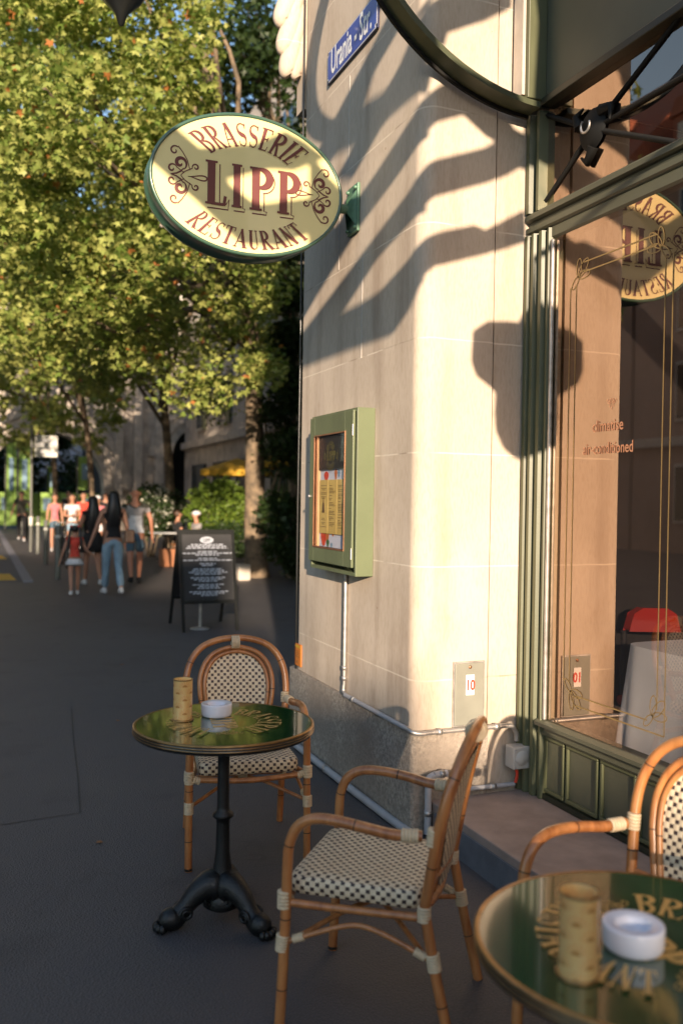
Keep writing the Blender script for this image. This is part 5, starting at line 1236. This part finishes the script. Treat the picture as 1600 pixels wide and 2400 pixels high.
for i in range(7):
    for zz in (10.3,12.9):
        f=obj('window',MB().box((-9+4.2*i,YA-.06,zz),(-7.6+4.2*i,YA-.01,zz+1.8)),'trim',AB); obj('pane',MB().box((-8.85+4.2*i,YA-.08,zz+.15),(-7.75+4.2*i,YA-.065,zz+1.65)),'glassdk',f)
obj('passage_back',MB().box((8.5,YA+6,0),(13,YA+6.2,8)),'dark',AB); obj('passage_floor',MB().box((8.4,YA+1.3,.005),(13,YA+6,.02)),'dark',AB)
obj('passage_vault',MB().box((5.6,YA+1.21,0),(5.9,YA+10,8)),'dark',AB)
obj('vault_roof',MB().box((-14,YA+1.21,8.01),(22,YA+10,8.2)),'dark',AB)
# building along the street behind the pilaster
SB_=empty('side_building',(11,24,0),'pale stone street building with green shutters behind the dark tree','building')
obj('wall',MB().box((9.2,8,0),(16,43,16)),'oldstone',SB_)
for i in range(8):
    for zz in (4.6,8.4,12.2):
        y=11+4*i; f=obj('window',MB().box((9.12,y,zz),(9.19,y+1.3,zz+2.1)),'trim',SB_); obj('pane',MB().box((9.10,y+.12,zz+.12),(9.115,y+1.18,zz+1.98)),'glassdk',f)
        obj('shutter',MB().box((9.07,y-.62,zz),(9.12,y-.04,zz+2.1)),'green',f)
    obj('shop_opening',MB().box((9.10,11+4*i-.5,.2),(9.19,13+4*i,3.1)),'glassdk',SB_)
obj('string_course',MB().box((9.0,8,3.9),(9.18,43,4.2)),'oldtrim',SB_)
aw=empty('awning',(9,30,3),'orange yellow shop awning along the side building','awning'); m_=MB(); m_.add([(9.05,19.5,3.4),(9.05,22.5,3.4),(7.9,22.5,2.8),(7.9,19.5,2.8),(7.9,22.5,2.55),(7.9,19.5,2.55)],[(0,1,2,3),(3,2,4,5)]); obj('canvas',m_,'yellow',aw)
# row across the street (seen only mirrored in the shop window)
for bi,(ya,yb,he,la) in enumerate(((6,26,12.6,'pink plastered house with red tiled roof mirrored in the shop window, nearest across the street'),(26.2,50,13.6,'pink plastered house with red tiled roof and higher eaves across the street'))):
    Ob=empty('town_house',(-17,(ya+yb)/2,0),la,'building','houses across the street'); obj('wall',MB().box((-26,ya,0),(-16.5,yb,he)),'pink',Ob)
    rf=MB(); rf.prism([(-26,he+.3),(-16.1,he+.3),(-21.2,he+5.6)],ya,yb,lambda a,b,h:(a,h,b)); ro=obj('roof',rf,'redroof',Ob)
    obj('eaves',MB().box((-26,ya,he+.0),(-15.9,yb,he+.29)),'trim',Ob)
    nw=int((yb-ya)/2.6)
    for i in range(nw):
        y=ya+1+2.6*i
        for zz in (1.0,4.4,7.4,10.2):
            f=obj('window',MB().box((-16.49,y,zz),(-16.40,y+1.25,zz+2.0)),'trim',Ob); obj('pane',MB().box((-16.39,y+.12,zz+.12),(-16.36,y+1.13,zz+1.88)),'glassdk',f)
    for i in range(int((yb-ya)/5)):
        y=ya+2.2+5*i; d_=MB().box((-19.6,y,he+.35),(-17.0,y+1.7,he+2.4)); d_.prism([(y-.15,he+2.41),(y+1.85,he+2.41),(y+1.5,he+3.0),(y+.2,he+3.0)],-19.8,-16.9,lambda a,b,h:(h,a,b)); f=obj('dormer',d_,'redroof',Ob)
        obj('dormer_window',MB().box((-17.0+.005,y+.3,he+.7),(-16.93,y+1.4,he+2.1)),'trim',f)
    obj('string_course',MB().box((-16.49,ya,3.6),(-16.25,yb,3.9)),'trim',Ob)
# unseen block added behind the viewer, stepped to cut off the low sun
BH=empty('sun_blocker',(-20,-32,0),'added stepped block behind the viewer, shaped to shade the street and terrace','building')
for xa,xb,h_ in ((-45,-10.70,12.2),(-10.69,-8.93,9.9),(-8.92,-8.41,8.85),(-8.40,-7.86,8.1),(-7.85,14,7.65)):
    xa2=xa if xa==-45 else xa-1.9; xb2=xb if xb==14 else xb-1.9
    obj('blocker_step',MB().prism([(xa,-30),(xa2,-36),(xb2,-36),(xb,-30)],0,h_),'pink',BH)
